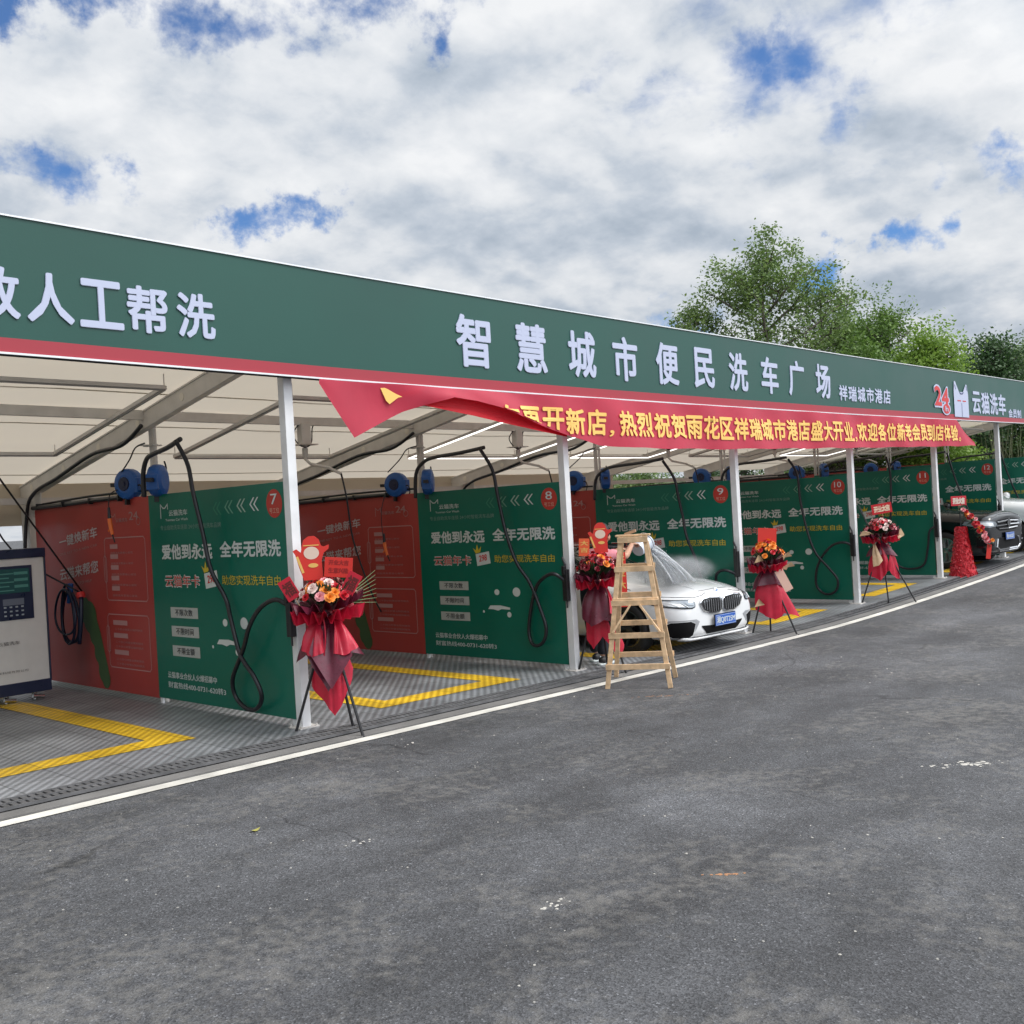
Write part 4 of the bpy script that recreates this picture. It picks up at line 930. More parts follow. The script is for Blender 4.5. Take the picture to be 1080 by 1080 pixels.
# --- white saloon nosing out of bay 9
SAL = [
 (.00, [(0, .30), (.40, .30), (.56, .33), (.62, .44), (.60, .56), (.48, .66), (.26, .71), (0, .72)]),
 (.035, [(0, .22), (.46, .22), (.66, .25), (.72, .42), (.70, .60), (.55, .71), (.29, .755), (0, .765)]),
 (.14, [(0, .18), (.56, .18), (.80, .21), (.835, .42), (.82, .62), (.65, .745), (.32, .80), (0, .815)]),
 (.38, [(0, .17), (.66, .17), (.89, .20), (.905, .44), (.89, .68), (.73, .81), (.36, .86), (0, .88)]),
 (.87, [(0, .17), (.74, .17), (.90, .20), (.935, .48), (.92, .75), (.79, .885), (.40, .925), (0, .945)]),
 (1.45, [(0, .17), (.76, .17), (.90, .20), (.93, .48), (.925, .80), (.81, .945), (.42, .985), (0, 1.00)]),
 (1.62, [(0, .17), (.76, .17), (.90, .20), (.93, .48), (.925, .82), (.82, .965), (.45, 1.03), (0, 1.05)]),
 (2.42, [(0, .17), (.76, .17), (.90, .20), (.93, .48), (.925, .84), (.80, 1.00), (.57, 1.40), (0, 1.455)]),
 (3.20, [(0, .17), (.76, .17), (.90, .20), (.93, .48), (.925, .85), (.80, 1.01), (.57, 1.43), (0, 1.475)]),
 (3.95, [(0, .17), (.76, .17), (.90, .20), (.93, .48), (.925, .87), (.80, 1.02), (.55, 1.30), (0, 1.36)]),
 (4.45, [(0, .19), (.74, .19), (.89, .22), (.92, .48), (.905, .86), (.78, 1.02), (.50, 1.09), (0, 1.11)]),
 (4.85, [(0, .24), (.66, .24), (.82, .28), (.86, .50), (.84, .82), (.70, .98), (.42, 1.04), (0, 1.05)]),
 (4.94, [(0, .34), (.5, .34), (.68, .38), (.72, .52), (.70, .76), (.58, .88), (.34, .94), (0, .95)]),
]
t = empty('saloon_car', (11.30, 6.965, za(11.3)+.025), 'white saloon car being washed in bay 9, nose poking out past the posts', 'car', rz=radians(-4.5))
t.scale = (.965,)*3
WP = carpaint('white car paint', (.78, .79, .80), .22)
car = Car(t, SAL, WP, (.87, 3.84), .335, .25)
car.wheels((.87, 3.84), .93, .335, .245, RIM)
# double kidney grille
KID = [(.03, .535), (.03, .665), (.08, .695), (.26, .705), (.40, .69), (.44, .645), (.38, .555), (.24, .51), (.08, .512)]
car.patch('grille_frame', CHROME, [(-(a-.19)*1.0*-1 if 0 else (a-.19)*1.10+.19, (b-.605)*1.13+.605) for a, b in KID], off=.010, res=.03, thick=.02)
car.patch('grille', TRIMB, KID, off=.024, res=.03)
for sx in (-1, 1):
    mb = MB()
    for k in range(8):
        x = .062+.046*k; P3 = []
        zt = interp([.03, .08, .26, .40, .44], [.665, .69, .70, .685, .645], x)-.012; zb_ = interp([.03, .08, .24, .38, .44], [.535, .512, .51, .555, .64], x)+.012
        for j in range(6):
            h, nr = car.hit((x, 0, zb_+(zt-zb_)*j/5), (0, 1, 0))
            if h: P3.append(Vector((sx*h.x, h.y-.030, h.z)))
        mb.tube(P3, .0065, 5)
    mb.build('grille_bars', CHROME, t)
HL = [(.50, .66), (.52, .70), (.60, .705), (.78, .71), (.93, .72), (1.04, .70), (.98, .655), (.88, .625), (.70, .60), (.56, .595), (.51, .61)]
dHL = (-.42, 1, 0)
def sk(outline, d):      # front-view x to the slanted frame
    return outline
car.patch('headlight_frame', TRIMB, HL, d=dHL, off=.006, res=.04, thick=.01)
car.patch('headlight', LAMPG, [((a-.68)*.93+.68, (b-.655)*.80+.655) for a, b in HL], d=dHL, off=.014, res=.04)
car.patch('headlight', LAMPW, [(.66, .62), (.72, .675), (.80, .685), (.90, .69), (.96, .67), (.86, .64), (.80, .63)], d=dHL, off=.020, res=.03)
mb = MB(); car.patch('', None, [(.53, .635), (.62, .64), (.65, .675), (.55, .668)], d=dHL, off=.020, res=.03, mb=mb); mb.build('headlight', mat('lamp lens', (.3, .33, .36), .1, .5), t, smooth=True)
car.seam([[(.62, .61), (.70, .665), (.80, .675), (.92, .68)], [(.72, .615), (.80, .655), (.9, .655)]], d=dHL, r=.006, m=LAMPW, name='daytime_light', off=.024)
# lower intakes
car.patch('side_intake', INTAKE, [(.56, .255), (.60, .225), (.80, .232), (.875, .27), (.89, .40), (.84, .43), (.60, .435), (.52, .40)], d=dHL, off=.005, res=.04)
car.patch('intake_surround', mat('silver bumper', (.38, .39, .41), .35, .3), [(.44, .42), (.50, .455), (.86, .455), (.93, .41), (.96, .25), (.88, .21), (.58, .19), (.44, .195), (.52, .24), (.56, .215), (.80, .222), (.885, .265), (.90, .405), (.84, .44), (.60, .445), (.51, .41), (.53, .30)], d=dHL, off=.004, res=.03)
car.patch('centre_intake', INTAKE, [(0, .245), (.32, .245), (.44, .345), (.44, .36), (0, .335)], off=.006, res=.04)
car.patch('bumper_insert', BLACK, [(0, .335), (.10, .337), (.10, .44), (0, .44)], off=.005, res=.04)
car.patch('splitter', WP, [(0, .20), (.60, .20), (.74, .225), (.70, .242), (.58, .228), (0, .228)], off=.030, res=.04, thick=.02)
car.seam([[(.25, .765), (.36, .74), (.50, .725), (.70, .742), (.84, .762)]], r=.0045, name='bonnet_seam')
car.seam([[(.0, .80), (.30, .79)]], r=.003, name='bonnet_seam')
car.seam([[(.30, .20), (.34, .9), (.42, 1.5)]], d=(0, 0, -1), r=.004, m=mat('white crease', (.62, .63, .65), .3), name='bonnet_crease')
car.seam([[(.80, .86), (.80, 1.5)]], d=(0, 0, -1), r=.004, name='bonnet_seam')
# glazing
car.patch('windscreen', GLASS, [(-.70, 1.06), (-.52, 1.40), (.52, 1.40), (.70, 1.06), (.3, 1.035), (-.3, 1.035)], off=.004, res=.06, mirror=False)
for sx in (1, -1):
    mb = MB()
    for oc in ([(-1.95, 1.01), (-2.40, 1.30), (-2.9, 1.37), (-2.9, 1.03)], [(-2.97, 1.03), (-2.97, 1.37), (-3.4, 1.36), (-3.85, 1.22), (-4.0, 1.06)]):
        car.patch('', None, [(-a if sx > 0 else -a, b) for a, b in oc], d=(-1, 0, 0), off=.004, res=.08, mirror=False, mb=mb)
    if sx < 0: mb.v = [(-x, y, z) for x, y, z in mb.v]; mb.f = [tuple(reversed(f_)) for f_ in mb.f]
    mb.build('side_window', GLASS, t, smooth=True)
    mb = MB(); mb.lathe([(.0, -.02), (.05, -.015), (.075, .03), (.07, .10), (.03, .13), (.0, .13)], (sx*.98, 1.95, 1.04), (0, 1, .0), 12); mb.tube([(sx*.86, 1.98, .99), (sx*.95, 1.96, 1.0)], .02, 6); mb.build('mirror', WP, t, smooth=True)
mb = MB(); car.patch('', None, [(-.45, 1.10), (-.42, 1.33), (.42, 1.33), (.45, 1.10)], d=(0, -1, 0), off=.004, res=.08, mirror=False, mb=mb); mb.build('rear_window', GLASS, t, smooth=True)
h, nr = car.hit((0, 0, .775), (0, 1, 0)); emblem(t, (h.x, h.y-.002, h.z+.0), (0, -.85, .5), .041, 'quarters')
plate(t, (0.0, -.055, .405), '湘Q0T25M')
mb = MB(); mb.tube([(-.62, 1.50, 1.03), (-.25, 1.62, 1.075), (.05, 1.74, 1.13)], .009, 6); mb.tube([(.0, 1.50, 1.03), (.30, 1.60, 1.075), (.55, 1.72, 1.11)], .009, 6); mb.build('wiper', BLACK, t)

# --- tall off-roaders in the far bays
SUVS = [
 (.00, [(0, .36), (.60, .36), (.78, .40), (.84, .60), (.83, .86), (.74, .99), (.40, 1.03), (0, 1.04)]),
 (.04, [(0, .28), (.66, .28), (.86, .32), (.90, .60), (.89, .90), (.78, 1.05), (.40, 1.10), (0, 1.11)]),
 (.16, [(0, .24), (.72, .24), (.93, .28), (.96, .60), (.95, .94), (.83, 1.09), (.42, 1.14), (0, 1.15)]),
 (.50, [(0, .23), (.76, .23), (.96, .27), (.985, .62), (.975, .96), (.84, 1.10), (.42, 1.15), (0, 1.165)]),
 (.92, [(0, .23), (.80, .23), (.96, .27), (.99, .62), (.985, 1.00), (.87, 1.14), (.44, 1.18), (0, 1.195)]),
 (1.35, [(0, .23), (.80, .23), (.96, .27), (.99, .62), (.985, 1.02), (.88, 1.17), (.46, 1.22), (0, 1.23)]),
 (1.50, [(0, .23), (.80, .23), (.96, .27), (.99, .62), (.985, 1.03), (.88, 1.18), (.50, 1.27), (0, 1.29)]),
 (2.10, [(0, .23), (.80, .23), (.96, .27), (.99, .62), (.985, 1.05), (.87, 1.20), (.66, 1.66), (0, 1.72)]),
 (3.20, [(0, .23), (.80, .23), (.96, .27), (.99, .62), (.985, 1.06), (.87, 1.21), (.68, 1.71), (0, 1.77)]),
 (4.40, [(0, .23), (.80, .23), (.96, .27), (.985, .62), (.98, 1.06), (.86, 1.21), (.66, 1.66), (0, 1.73)]),
 (4.90, [(0, .28), (.76, .28), (.93, .32), (.96, .62), (.95, 1.02), (.83, 1.18), (.62, 1.50), (0, 1.60)]),
 (5.03, [(0, .40), (.6, .40), (.80, .44), (.84, .64), (.83, .96), (.74, 1.08), (.54, 1.20), (0, 1.25)]),
]
def suv(loc, rz, label, paint, plate_txt, silver, sc=1.):
    t = empty('off_roader', loc, label, 'car', rz=rz); t.scale = (sc,)*3
    c = Car(t, SUVS, paint, (.93, 3.92), .38, .26); c.wheels((.93, 3.92), .99, .38, .26, RIMB)
    dF = (-.45, 1, 0)
    c.patch('headlight', LAMPG, [(.50, .84), (.52, .93), (.80, .955), (1.06, .965), (1.10, .90), (1.0, .855), (.80, .83)], d=dF, off=.006, res=.05)
    c.patch('headlight', LAMPW, [(.66, .85), (.70, .92), (.84, .93), (.98, .93), (.92, .87)], d=dF, off=.014, res=.04)
    c.patch('grille', INTAKE, [(0, .74), (.40, .74), (.58, .80), (.60, .93), (.40, .965), (0, .975)], off=.006, res=.05)
    c.seam([[(0, .94), (.55, .92)], [(0, .86), (.60, .85)], [(0, .78), (.50, .79)]], r=.017, m=CHROME, name='grille_bars', off=.014)
    c.patch('lower_intake', INTAKE, [(0, .38), (.52, .38), (.62, .44), (.60, .52), (.50, .60), (0, .60)], off=.005, res=.06)
    c.seam([[(0, .36), (.50, .36), (.62, .42), (.56, .58)], [(0, .33), (.5, .33)]], r=.018, m=CHROME if silver else BLACK, name='bumper_trim', off=.012)
    c.patch('side_intake', INTAKE, [(.70, .45), (.72, .60), (.98, .62), (.98, .45)], d=dF, off=.005, res=.06)
    c.seam([[(.72, .52), (.86, .52), (.92, .60)]], d=dF, r=.014, m=CHROME, name='bumper_trim', off=.012)
    c.patch('windscreen', GLASS, [(-.78, 1.30), (-.60, 1.64), (.60, 1.64), (.78, 1.30)], off=.004, res=.08, mirror=False)
    for sx in (1, -1):
        mb = MB(); 
        for oc in ([(1.75, 1.24), (2.15, 1.60), (2.85, 1.64), (2.85, 1.24)], [(2.93, 1.24), (2.93, 1.64), (3.8, 1.62), (3.8, 1.26)], [(3.88, 1.27), (3.88, 1.60), (4.5, 1.52), (4.6, 1.34)]): c.patch('', None, oc, d=(-1, 0, 0), off=.004, res=.1, mirror=False, mb=mb)
        if sx < 0: mb.v = [(-x, y, z) for x, y, z in mb.v]; mb.f = [tuple(reversed(f_)) for f_ in mb.f]
        mb.build('side_window', GLASS, t, smooth=True)
        mb = MB(); mb.lathe([(.0, -.03), (.07, -.02), (.105, .03), (.10, .11), (.04, .15), (.0, .15)], (sx*1.06, 1.62, 1.26), (0, 1, 0), 12); mb.tube([(sx*.92, 1.66, 1.2), (sx*1.03, 1.64, 1.22)], .025, 6); mb.build('mirror', paint if not silver else TRIMB, t, smooth=True)
    c.seam([[(.0, 1.085), (.40, 1.075), (.74, 1.02)]], r=.004, name='bonnet_seam')
    h, nr = c.hit((0, 0, .90), (0, 1, 0)); emblem(t, (0, h.y-.03, .90), (0, -1, 0), .078, 'letters')
    if plate_txt: plate(t, (0, -.04, .62), plate_txt)
    return t
suv((22.72, 7.02, za(22.2)+.03), radians(-3), 'black off-road car with chrome grille bars parked in bay 12', carpaint('black car paint', (.004, .005, .007), .22, .35), '湘A5K0D7', True, 1.0)
suv((26.05, 6.75, za(26)+.03), radians(-2), 'white off-road car at the right edge, in the bay past the black one', carpaint('white car paint pearl', (.75, .77, .79), .22), '', False)
# ------------------------------------------------------------------ red banner under the fascia
t = empty('banner', (12, 7.30, 3.0), 'long red banner with gold Chinese lettering hanging under the fascia, left end twisted', 'banner')
def bp_(o): o.parent = t; o.matrix_parent_inverse = Matrix.Translation((-12, -7.30, -3.0)); return o
BX = [5.49, 5.84, 5.97, 6.45, 6.80, 7.08, 7.40, 7.82, 8.40, 8.88, 9.39, 10.03, 12.07, 16.18, 20.88, 21.90]
BB = [3.055, 2.587, 2.641, 2.83, 2.93, 3.00, 2.972, 2.90, 2.755, 2.63, 2.545, 2.512, 2.51, 2.555, 2.62, 2.64]
def btop(x): return zfb(x)-.005 - (.0 if x < 20.9 else (x-20.88)*.44)
def bbot(x): return interp(BX, BB, x)
def by(x, v): return 7.305 + .018*sin(x*2.3+v*2) + .012*sin(x*6.1+3*v) - .03*(1-v)*(x > 7) 
xs_ = sorted(set([round(a, 3) for a in np.arange(5.49, 21.9, .09)] + [round(a, 3) for a in BX]))
mb = MB(); vs = []; NV = 8
for x in xs_:
    for j in range(NV+1):
        v = j/NV; z = bbot(x)+(btop(x)-bbot(x))*v + (.006*sin(x*5+1) if j == 0 else 0); vs.append((x, by(x, v), z))
mb.add(vs, [(i*(NV+1)+j, (i+1)*(NV+1)+j, (i+1)*(NV+1)+j+1, i*(NV+1)+j+1) for i in range(len(xs_)-1) for j in range(NV)])
bp_(mb.build('cloth', BANNER, smooth=True))
mb = MB()     # the twisted part shows its back, light coming through put into its purer red
F0 = [(6.70, 2.915), (6.9, 3.0), (7.08, 3.04), (7.40, 3.03), (7.82, 2.96), (8.40, 2.81), (8.88, 2.66)]; F1 = [(6.70, 2.908), (6.9, 2.885), (7.08, 2.862), (7.40, 2.825), (7.82, 2.765), (8.40, 2.69), (8.88, 2.628)]
for k in range(len(F0)-1):
    n0 = 4
    for j in range(n0):
        a = j/n0; b = (j+1)/n0
        def L3(p, q, s_, yy): return (p[0]*(1-s_)+q[0]*s_, yy+.03*sin(s_*pi), p[1]*(1-s_)+q[1]*s_)
        yy = 7.315
        mb.add([L3(F1[k], F0[k], a, yy), L3(F1[k+1], F0[k+1], a, yy), L3(F1[k+1], F0[k+1], b, yy), L3(F1[k], F0[k], b, yy)], [(0, 1, 2, 3)])
bp_(mb.build('folded_back', fabric_mat('red banner back', (.62, .006, .02), .5, .6)))
BPL = Plane((0, 7.27, 0), (1, 0, 0), (0, 0, 1))
def clip_under(mb, A, B):
    """cut away the lettering below the fold line A-B (and whatever lies left of it)"""
    bm = bmesh.new(); vs = [bm.verts.new(v) for v in mb.v]
    for f_ in mb.f:
        try: bm.faces.new([vs[i] for i in f_])
        except ValueError: pass
    d = Vector((B[0]-A[0], 0, B[1]-A[1])).normalized(); n = Vector((-d.z, 0, d.x))
    bmesh.ops.bisect_plane(bm, geom=bm.verts[:]+bm.edges[:]+bm.faces[:], plane_co=(A[0], 0, A[1]), plane_no=n, clear_inner=True, dist=1e-5)
    bm.verts.index_update(); out = MB(); out.add([tuple(v.co) for v in bm.verts], [tuple(v.index for v in f_.verts) for f_ in bm.faces]); bm.free(); return out
TX = '车再开新店，热烈祝贺雨花区祥瑞城市港店盛大开业，欢迎各位新老会员到店体验。'
pitch_ = (21.03-9.67)/30.6
all_ = MB(); x = 7.86
CH = []
for c in TX:
    wd = .20 if c in '，。' else pitch_
    CH.append((c, x, wd)); x += wd if x < 20 else wd
sc_ = (21.05-7.66)/(x-7.86)
for c, x0, wd in CH:
    xa = 7.66+(x0-7.86)*sc_; ww = wd*sc_
    m_ = MB(); zb_ = interp([7.6, 9.4, 12, 16.2, 21], [2.665, 2.65, 2.635, 2.665, 2.725], xa); h_ = interp([7.6, 9.4, 12, 21], [.285, .305, .31, .315], xa)
    if c in '，。': text(m_, BPL, c, xa+.03, xa+ww*.55, zb_-.01, zb_+.07, .06, .0)
    else: text(m_, BPL, c, xa+.015, xa+ww-.015, zb_, zb_+h_, .042, .0)
    if xa < 8.9: m_ = clip_under(m_, (7.40, 3.0), (8.88, 2.655)) if xa > 7.9 else clip_under(m_, (7.40, 3.0), (8.1, 2.85))
    if m_.v: all_.add(m_.v, m_.f)
all_.v = [(a, by(a, max(0, min(1, (c-bbot(a))/max(.05, btop(a)-bbot(a)))))-.012-(7.27-b)*1.0, c) for a, b, c in all_.v]
poly(all_, Plane((0, by(6.3, .7)-.006, 0), (1, 0, 0), (0, 0, 1)), [(6.17, 3.045), (6.23, 2.93), (6.27, 2.90), (6.38, 2.965), (6.60, 3.01), (6.68, 3.035), (6.62, 3.055), (6.36, 3.01), (6.22, 3.05)], 0)
bp_(all_.build('lettering', GOLDINK))

# ------------------------------------------------------------------ opening-day flower stands
FL = {'red': mat('red petals', (.50, .008, .02), .5, var=.25, vscale=30), 'pink': mat('pink petals', (.75, .30, .33), .5, var=.2, vscale=30), 'white': mat('pale petals', (.78, .62, .58), .5, var=.15, vscale=30),
      'orange': mat('orange petals', (.78, .25, .03), .5, var=.2, vscale=30), 'dark': mat('crimson petals', (.22, .006, .02), .5, var=.25, vscale=30)}
CARD = mat('red card', (.62, .03, .02), .45); CARDINK = mat('gold ink', (.75, .45, .12), .45); DINK = mat('maroon ink', (.12, .01, .01), .5)
def flower_mesh(key, rng, r_=.038):
    mb = MB()
    for ring, (n, rad, up, tilt) in enumerate(((7, 1., .0, .25), (6, .75, .35, .7), (5, .45, .6, 1.15))):
        for k in range(n):
            a = 2*pi*k/n + ring*.4 + rng.uniform(-.15, .15); d = Vector((cos(a), sin(a), 0)); s_ = Vector((-sin(a), cos(a), 0))
            p0 = Vector((0, 0, up*r_*.3)); p1 = d*r_*rad*cos(tilt)*.6 + Vector((0, 0, up*r_*.5+r_*rad*sin(tilt)*.5)); p2 = d*r_*rad*cos(tilt) + Vector((0, 0, up*r_*.6+r_*rad*sin(tilt)*.9))
            w_ = r_*.42*rad
            mb.add([p0, p1-s_*w_, p2-s_*w_*.7, p2+s_*w_*.7, p1+s_*w_], [(0, 1, 2, 3, 4)])
    me = bpy.data.meshes.new('flower'); me.from_pydata(mb.v, [], mb.f); me.materials.append(FL[key]); return me
_rf = random.Random(5); FM = {k: [flower_mesh(k, _rf) for _ in range(3)] for k in FL}
def drape(mb, top, pts, bulge=.04, n=7, fold=0.):
    """sheet from a gathered top point down to a line of corner points"""
    top = Vector(top); P = [Vector(p) for p in pts]
    def fn(a, b):
        q = a*(len(P)-1); k = min(int(q), len(P)-2); e = P[k].lerp(P[k+1], q-k); c = top.lerp(e, b)
        out = Vector((c.x, c.y, 0)); out = out.normalized() if out.length > 1e-3 else Vector((0, -1, 0))
        return c + out*(bulge*sin(pi*b)*(.6+.4*cos(a*9)) + fold*sin(a*23)*b)
    mb.grid(fn, n*len(P), n)
def stand(loc, rz, label, spec, seed):
    rg = random.Random(seed); t = empty('flower_stand', loc, label, 'flower stand', 'congratulation flower stands by the posts', rz)
    H = spec.get('h', 1.0); feet = spec['feet']
    for (fx, fy, fz) in feet:
        mb = MB(); mb.tube([(fx*.12, fy*.12, H*.80), (fx, fy, fz)], [.011, .013], 8); mb.lathe([(.0, 0), (.02, 0), (.016, .04)], (fx, fy, fz), n=8); mb.build('leg', BLACK, t)
    mb = MB(); mb.tube([(0, 0, H*.62), (0, 0, H*1.10)], .014, 8); mb.build('stem', BLACK, t)
    main, dark = spec.get('paper', (SATIN, WINE)); zw = H*1.0
    # pleated collar
    mb = MB(); R0 = spec.get('r', .28)
    def coll(a, b, r0=.05, R=R0, z0=zw-.03, dz=.13, ph=0, amp=.05):
        an = 2*pi*a; rr = r0+(R-r0)*b*(1+.10*sin(5*an+ph)); pl_ = amp*b*sin(17*an+ph)
        return (rr*cos(an)*(1+pl_*.6), rr*sin(an)*(1+pl_*.6), z0+dz*b**1.3*(.6+.4*sin(an+.9))+pl_*.9)
    mb.grid(lambda a, b: coll(a, b), 120, 5); mb.build('wrapping_collar', dark, t, smooth=False)
    mb = MB(); mb.grid(lambda a, b: coll(a, b, .04, R0*.98, zw-.09, .05, 1.3, .07), 120, 5); mb.build('wrapping_collar', main, t, smooth=False)
    mb = MB()
    for top, pts, bg_, fo in spec['drapes_dark']: drape(mb, top, pts, bg_, 6, fo)
    mb.build('wrapping', dark, t, smooth=True)
    mb = MB()
    for top, pts, bg_, fo in spec['drapes']: drape(mb, top, pts, bg_, 6, fo)
    mb.build('wrapping', main, t, smooth=True)
    if spec.get('ribbon'): 
        mb = MB(); 
        for x_ in spec['ribbon']: mb.grid(lambda a, b: (x_+.012*(a-.5)+.02*sin(b*4), -.20-.03*sin(b*3), zw-.05-.42*b), 1, 10)
        mb.build('ribbon', SATIN, t)
    # greenery
    mb = MB()
    for k in range(spec.get('leaves', 130)):
        a = rg.uniform(0, 2*pi); rr = rg.uniform(.05, R0*.85); b0 = Vector((rr*.5*cos(a), rr*.5*sin(a), zw+.02)); tip = Vector((rr*1.15*cos(a), rr*1.15*sin(a), zw+.08+rg.uniform(.0, .17)))
        s_ = (tip-b0).cross(Vector((0, 0, 1))).normalized()*rg.uniform(.010, .022); m_ = b0.lerp(tip, .55)+Vector((0, 0, .02))
        mb.add([b0, m_-s_, tip, m_+s_], [(0, 1, 2, 3)])
    mb.build('greenery', FLEAF, t)
    for (bx, by_, bz) in spec.get('fan', []):      # palm fronds
        mb = MB()
        for k in range(8):
            a = -.4+k*.16; mb.tube([(bx*.2, by_*.2, zw+.03), (bx*.6, by_*.6, zw+.06+a*.12), (bx, by_, zw+bz+a*.25)], [.006, .005, .002], 4)
        mb.build('palm_frond', mat('pale frond', (.20, .30, .14), .5), t)
    keys = spec['flowers']
    for k in range(spec.get('nf', 34)):
        u_ = (k+.5)/spec.get('nf', 34); th = k*2.399; rr = R0*.82*math.sqrt(u_); key = rg.choice(keys)
        o = bpy.data.objects.new('flower', rg.choice(FM[key])); COL.objects.link(o); o.parent = t
        dome = spec.get('dome', .16)
        o.location = (rr*cos(th), rr*sin(th), zw+.09+dome*(1-u_)+rg.uniform(-.02, .03)); d = Vector((rr*cos(th)*2.2, rr*sin(th)*2.2, .28)).normalized(); o.rotation_euler = d.to_track_quat('Z', 'Y').to_euler(); s_ = rg.uniform(.75, 1.25)*spec.get('fs', 1); o.scale = (s_,)*3
    return t, zw
def card(t, c, w_, h_, yaw_, roll_, txt=None, ink=CARDINK, m=CARD, name='greeting_card', stick=True, bold=.05, pin=.25):
    o = empty(name, c, None, None); o.parent = t; o.rotation_euler = (0, roll_, yaw_)
    mb = MB(); mb.box((0, 0, 0), (w_, .006, h_)); pl = Plane((0, -.0035, 0), (1, 0, 0), (0, 0, 1)); mb.mi(1)
    if isinstance(txt, (list, tuple)):
        for k, s_ in enumerate(txt): 
            a = h_*.5-(k+1)*h_/(len(txt)+.5)+.0; text(mb, pl, s_, -w_*.36, w_*.36, a, a+h_/(len(txt)+.5)*.7, bold, .001)
    elif txt: text(mb, pl, txt, -w_*.40, w_*.40, -h_*.34, h_*.34, bold, .001)
    b_ = mb.build('card', [m, ink], o); 
    if stick: mb = MB(); mb.tube([(0, .006, -h_*.2), (0, .01, -h_*.5-pin)], .004, 5); mb.build('stick', GOLDP, o)
    return o
def cutout(t, c, s_, yaw_):
    """red and gold card cut to a hat-topped outline"""
    o = empty('cut_out_card', c, None, None); o.parent = t; o.rotation_euler = (0, 0, yaw_)
    P = [(-.07, -.16), (-.105, -.05), (-.13, .05), (-.15, .085), (-.12, .10), (-.085, .07), (-.075, .12), (-.06, .17), (-.02, .20), (.03, .20), (.065, .17), (.08, .12), (.10, .11), (.145, .125), (.14, .09), (.10, .06), (.08, .0), (.085, -.16)]
    mb = MB(); pl = Plane((0, 0, 0), (1, 0, 0), (0, 0, 1)); mb.prism([(a*s_, b*s_) for a, b in P], (0, .004, 0), (1, 0, 0), (0, 0, 1), .006)
    mb.mi(1); disc(mb, pl, .0, .062*s_, .062*s_, .052*s_, .004); mb.mi(2); disc(mb, pl, .01*s_, -.04*s_, .04*s_, .018*s_, .005); line(mb, pl, [(-.115*s_, .03*s_), (-.075*s_, -.09*s_)], .02*s_, .004); line(mb, pl, [(-.06*s_, .125*s_), (.06*s_, .125*s_)], .008*s_, .005)
    mb.build('card', [CARD, mat('cream card', (.72, .55, .45), .5), CARDINK], o)
    mb = MB(); mb.tube([(0, .01, -.1*s_), (0, .01, -.32*s_)], .004, 5); mb.build('stick', GOLDP, o)
R47 = radians(-47)
spec1 = dict(h=1.10, r=.30, feet=[(-.33, -.02, -.0), (.16, .10, -.0), (.30, -.22, -.05)], flowers=['red', 'red', 'dark', 'pink', 'white', 'orange'], nf=46, fs=1.25, dome=.12,
  drapes_dark=[((0, 0, 1.08), [(-.28, -.06, .62), (-.16, -.2, .72), (.02, -.24, .40), (.22, -.20, .72), (.32, -.02, .66)], .05, .012), ((.02, -.03, 1.05), [(-.12, -.26, .74), (.06, -.30, .43), (.24, -.24, .70)], .05, .0)],
  drapes=[((0, .02, 1.05), [(-.17, .02, .42), (-.02, -.12, .26), (.05, -.16, .18), (.14, -.1, .32), (.20, .05, .55)], .05, .01), ((-.03, -.04, 1.08), [(-.20, -.18, .76), (-.10, -.27, .70), (.0, -.24, .73)], .06, .01), ((.05, -.04, 1.08), [(.08, -.24, .72), (.18, -.26, .70), (.29, -.18, .76)], .06, .01)],
  ribbon=(.0,), fan=[(.42, .12, .10)], leaves=110)
t1, zw = stand((5.36, 7.22, za(5.4)+.0), R47, 'nearest flower stand, with a pair of red fans and a large red card', spec1, 1)
cutout(t1, (-.10, -.02, zw+.40), 1.05, .15); card(t1, (.13, -.04, zw+.33), .24, .17, .0, .10, ['开业大吉', '生意兴隆'], mat('dull red ink', (.30, .01, .01), .5), pin=.2)
for (x_, z_, r_) in ((-.29, .17, -.5), (.24, .19, .55)): card(t1, (x_, -.10, zw+z_), .12, .19, .0, r_, '福', DINK, mat('deep red card', (.50, .01, .03), .4), 'paper_fan', bold=.03, pin=.1)
spec2 = dict(h=1.10, r=.27, feet=[(-.28, .0, -.0), (.08, .14, .0), (.26, -.20, -.03)], flowers=['red', 'dark', 'dark', 'pink', 'orange', 'red'], nf=44, fs=1.2, dome=.15, paper=(SATIN, WINE),
  drapes_dark=[((0, 0, 1.08), [(-.20, -.04, .66), (-.12, -.2, .55), (.04, -.22, .62), (.2, -.16, .58), (.26, .02, .66)], .07, .02)],
  drapes=[((0, .0, 1.0), [(-.16, .0, .42), (-.10, -.1, .28), (.02, -.08, .42), (.20, .0, .16), (.28, .06, .30)], .05, .01), ((.08, -.05, 1.02), [(.10, -.26, .70), (.20, -.24, .66)], .03, .0)], leaves=150)
t2, zw = stand((9.20, 7.28, za(9.2)+.0), R47, 'flower stand in dark crimson wrapping partly behind the wooden ladder', spec2, 2)
cutout(t2, (.06, -.02, zw+.42), .95, .0); card(t2, (-.13, -.02, zw+.34), .12, .20, .0, .06, ['大', '吉'], CARDINK, mat('orange card', (.72, .10, .03), .45), pin=.15); card(t2, (.28, -.05, zw-.05), .10, .62, .0, .0, ['开', '业', '大', '吉'], CARDINK, CARD, 'paper_streamer', stick=False)
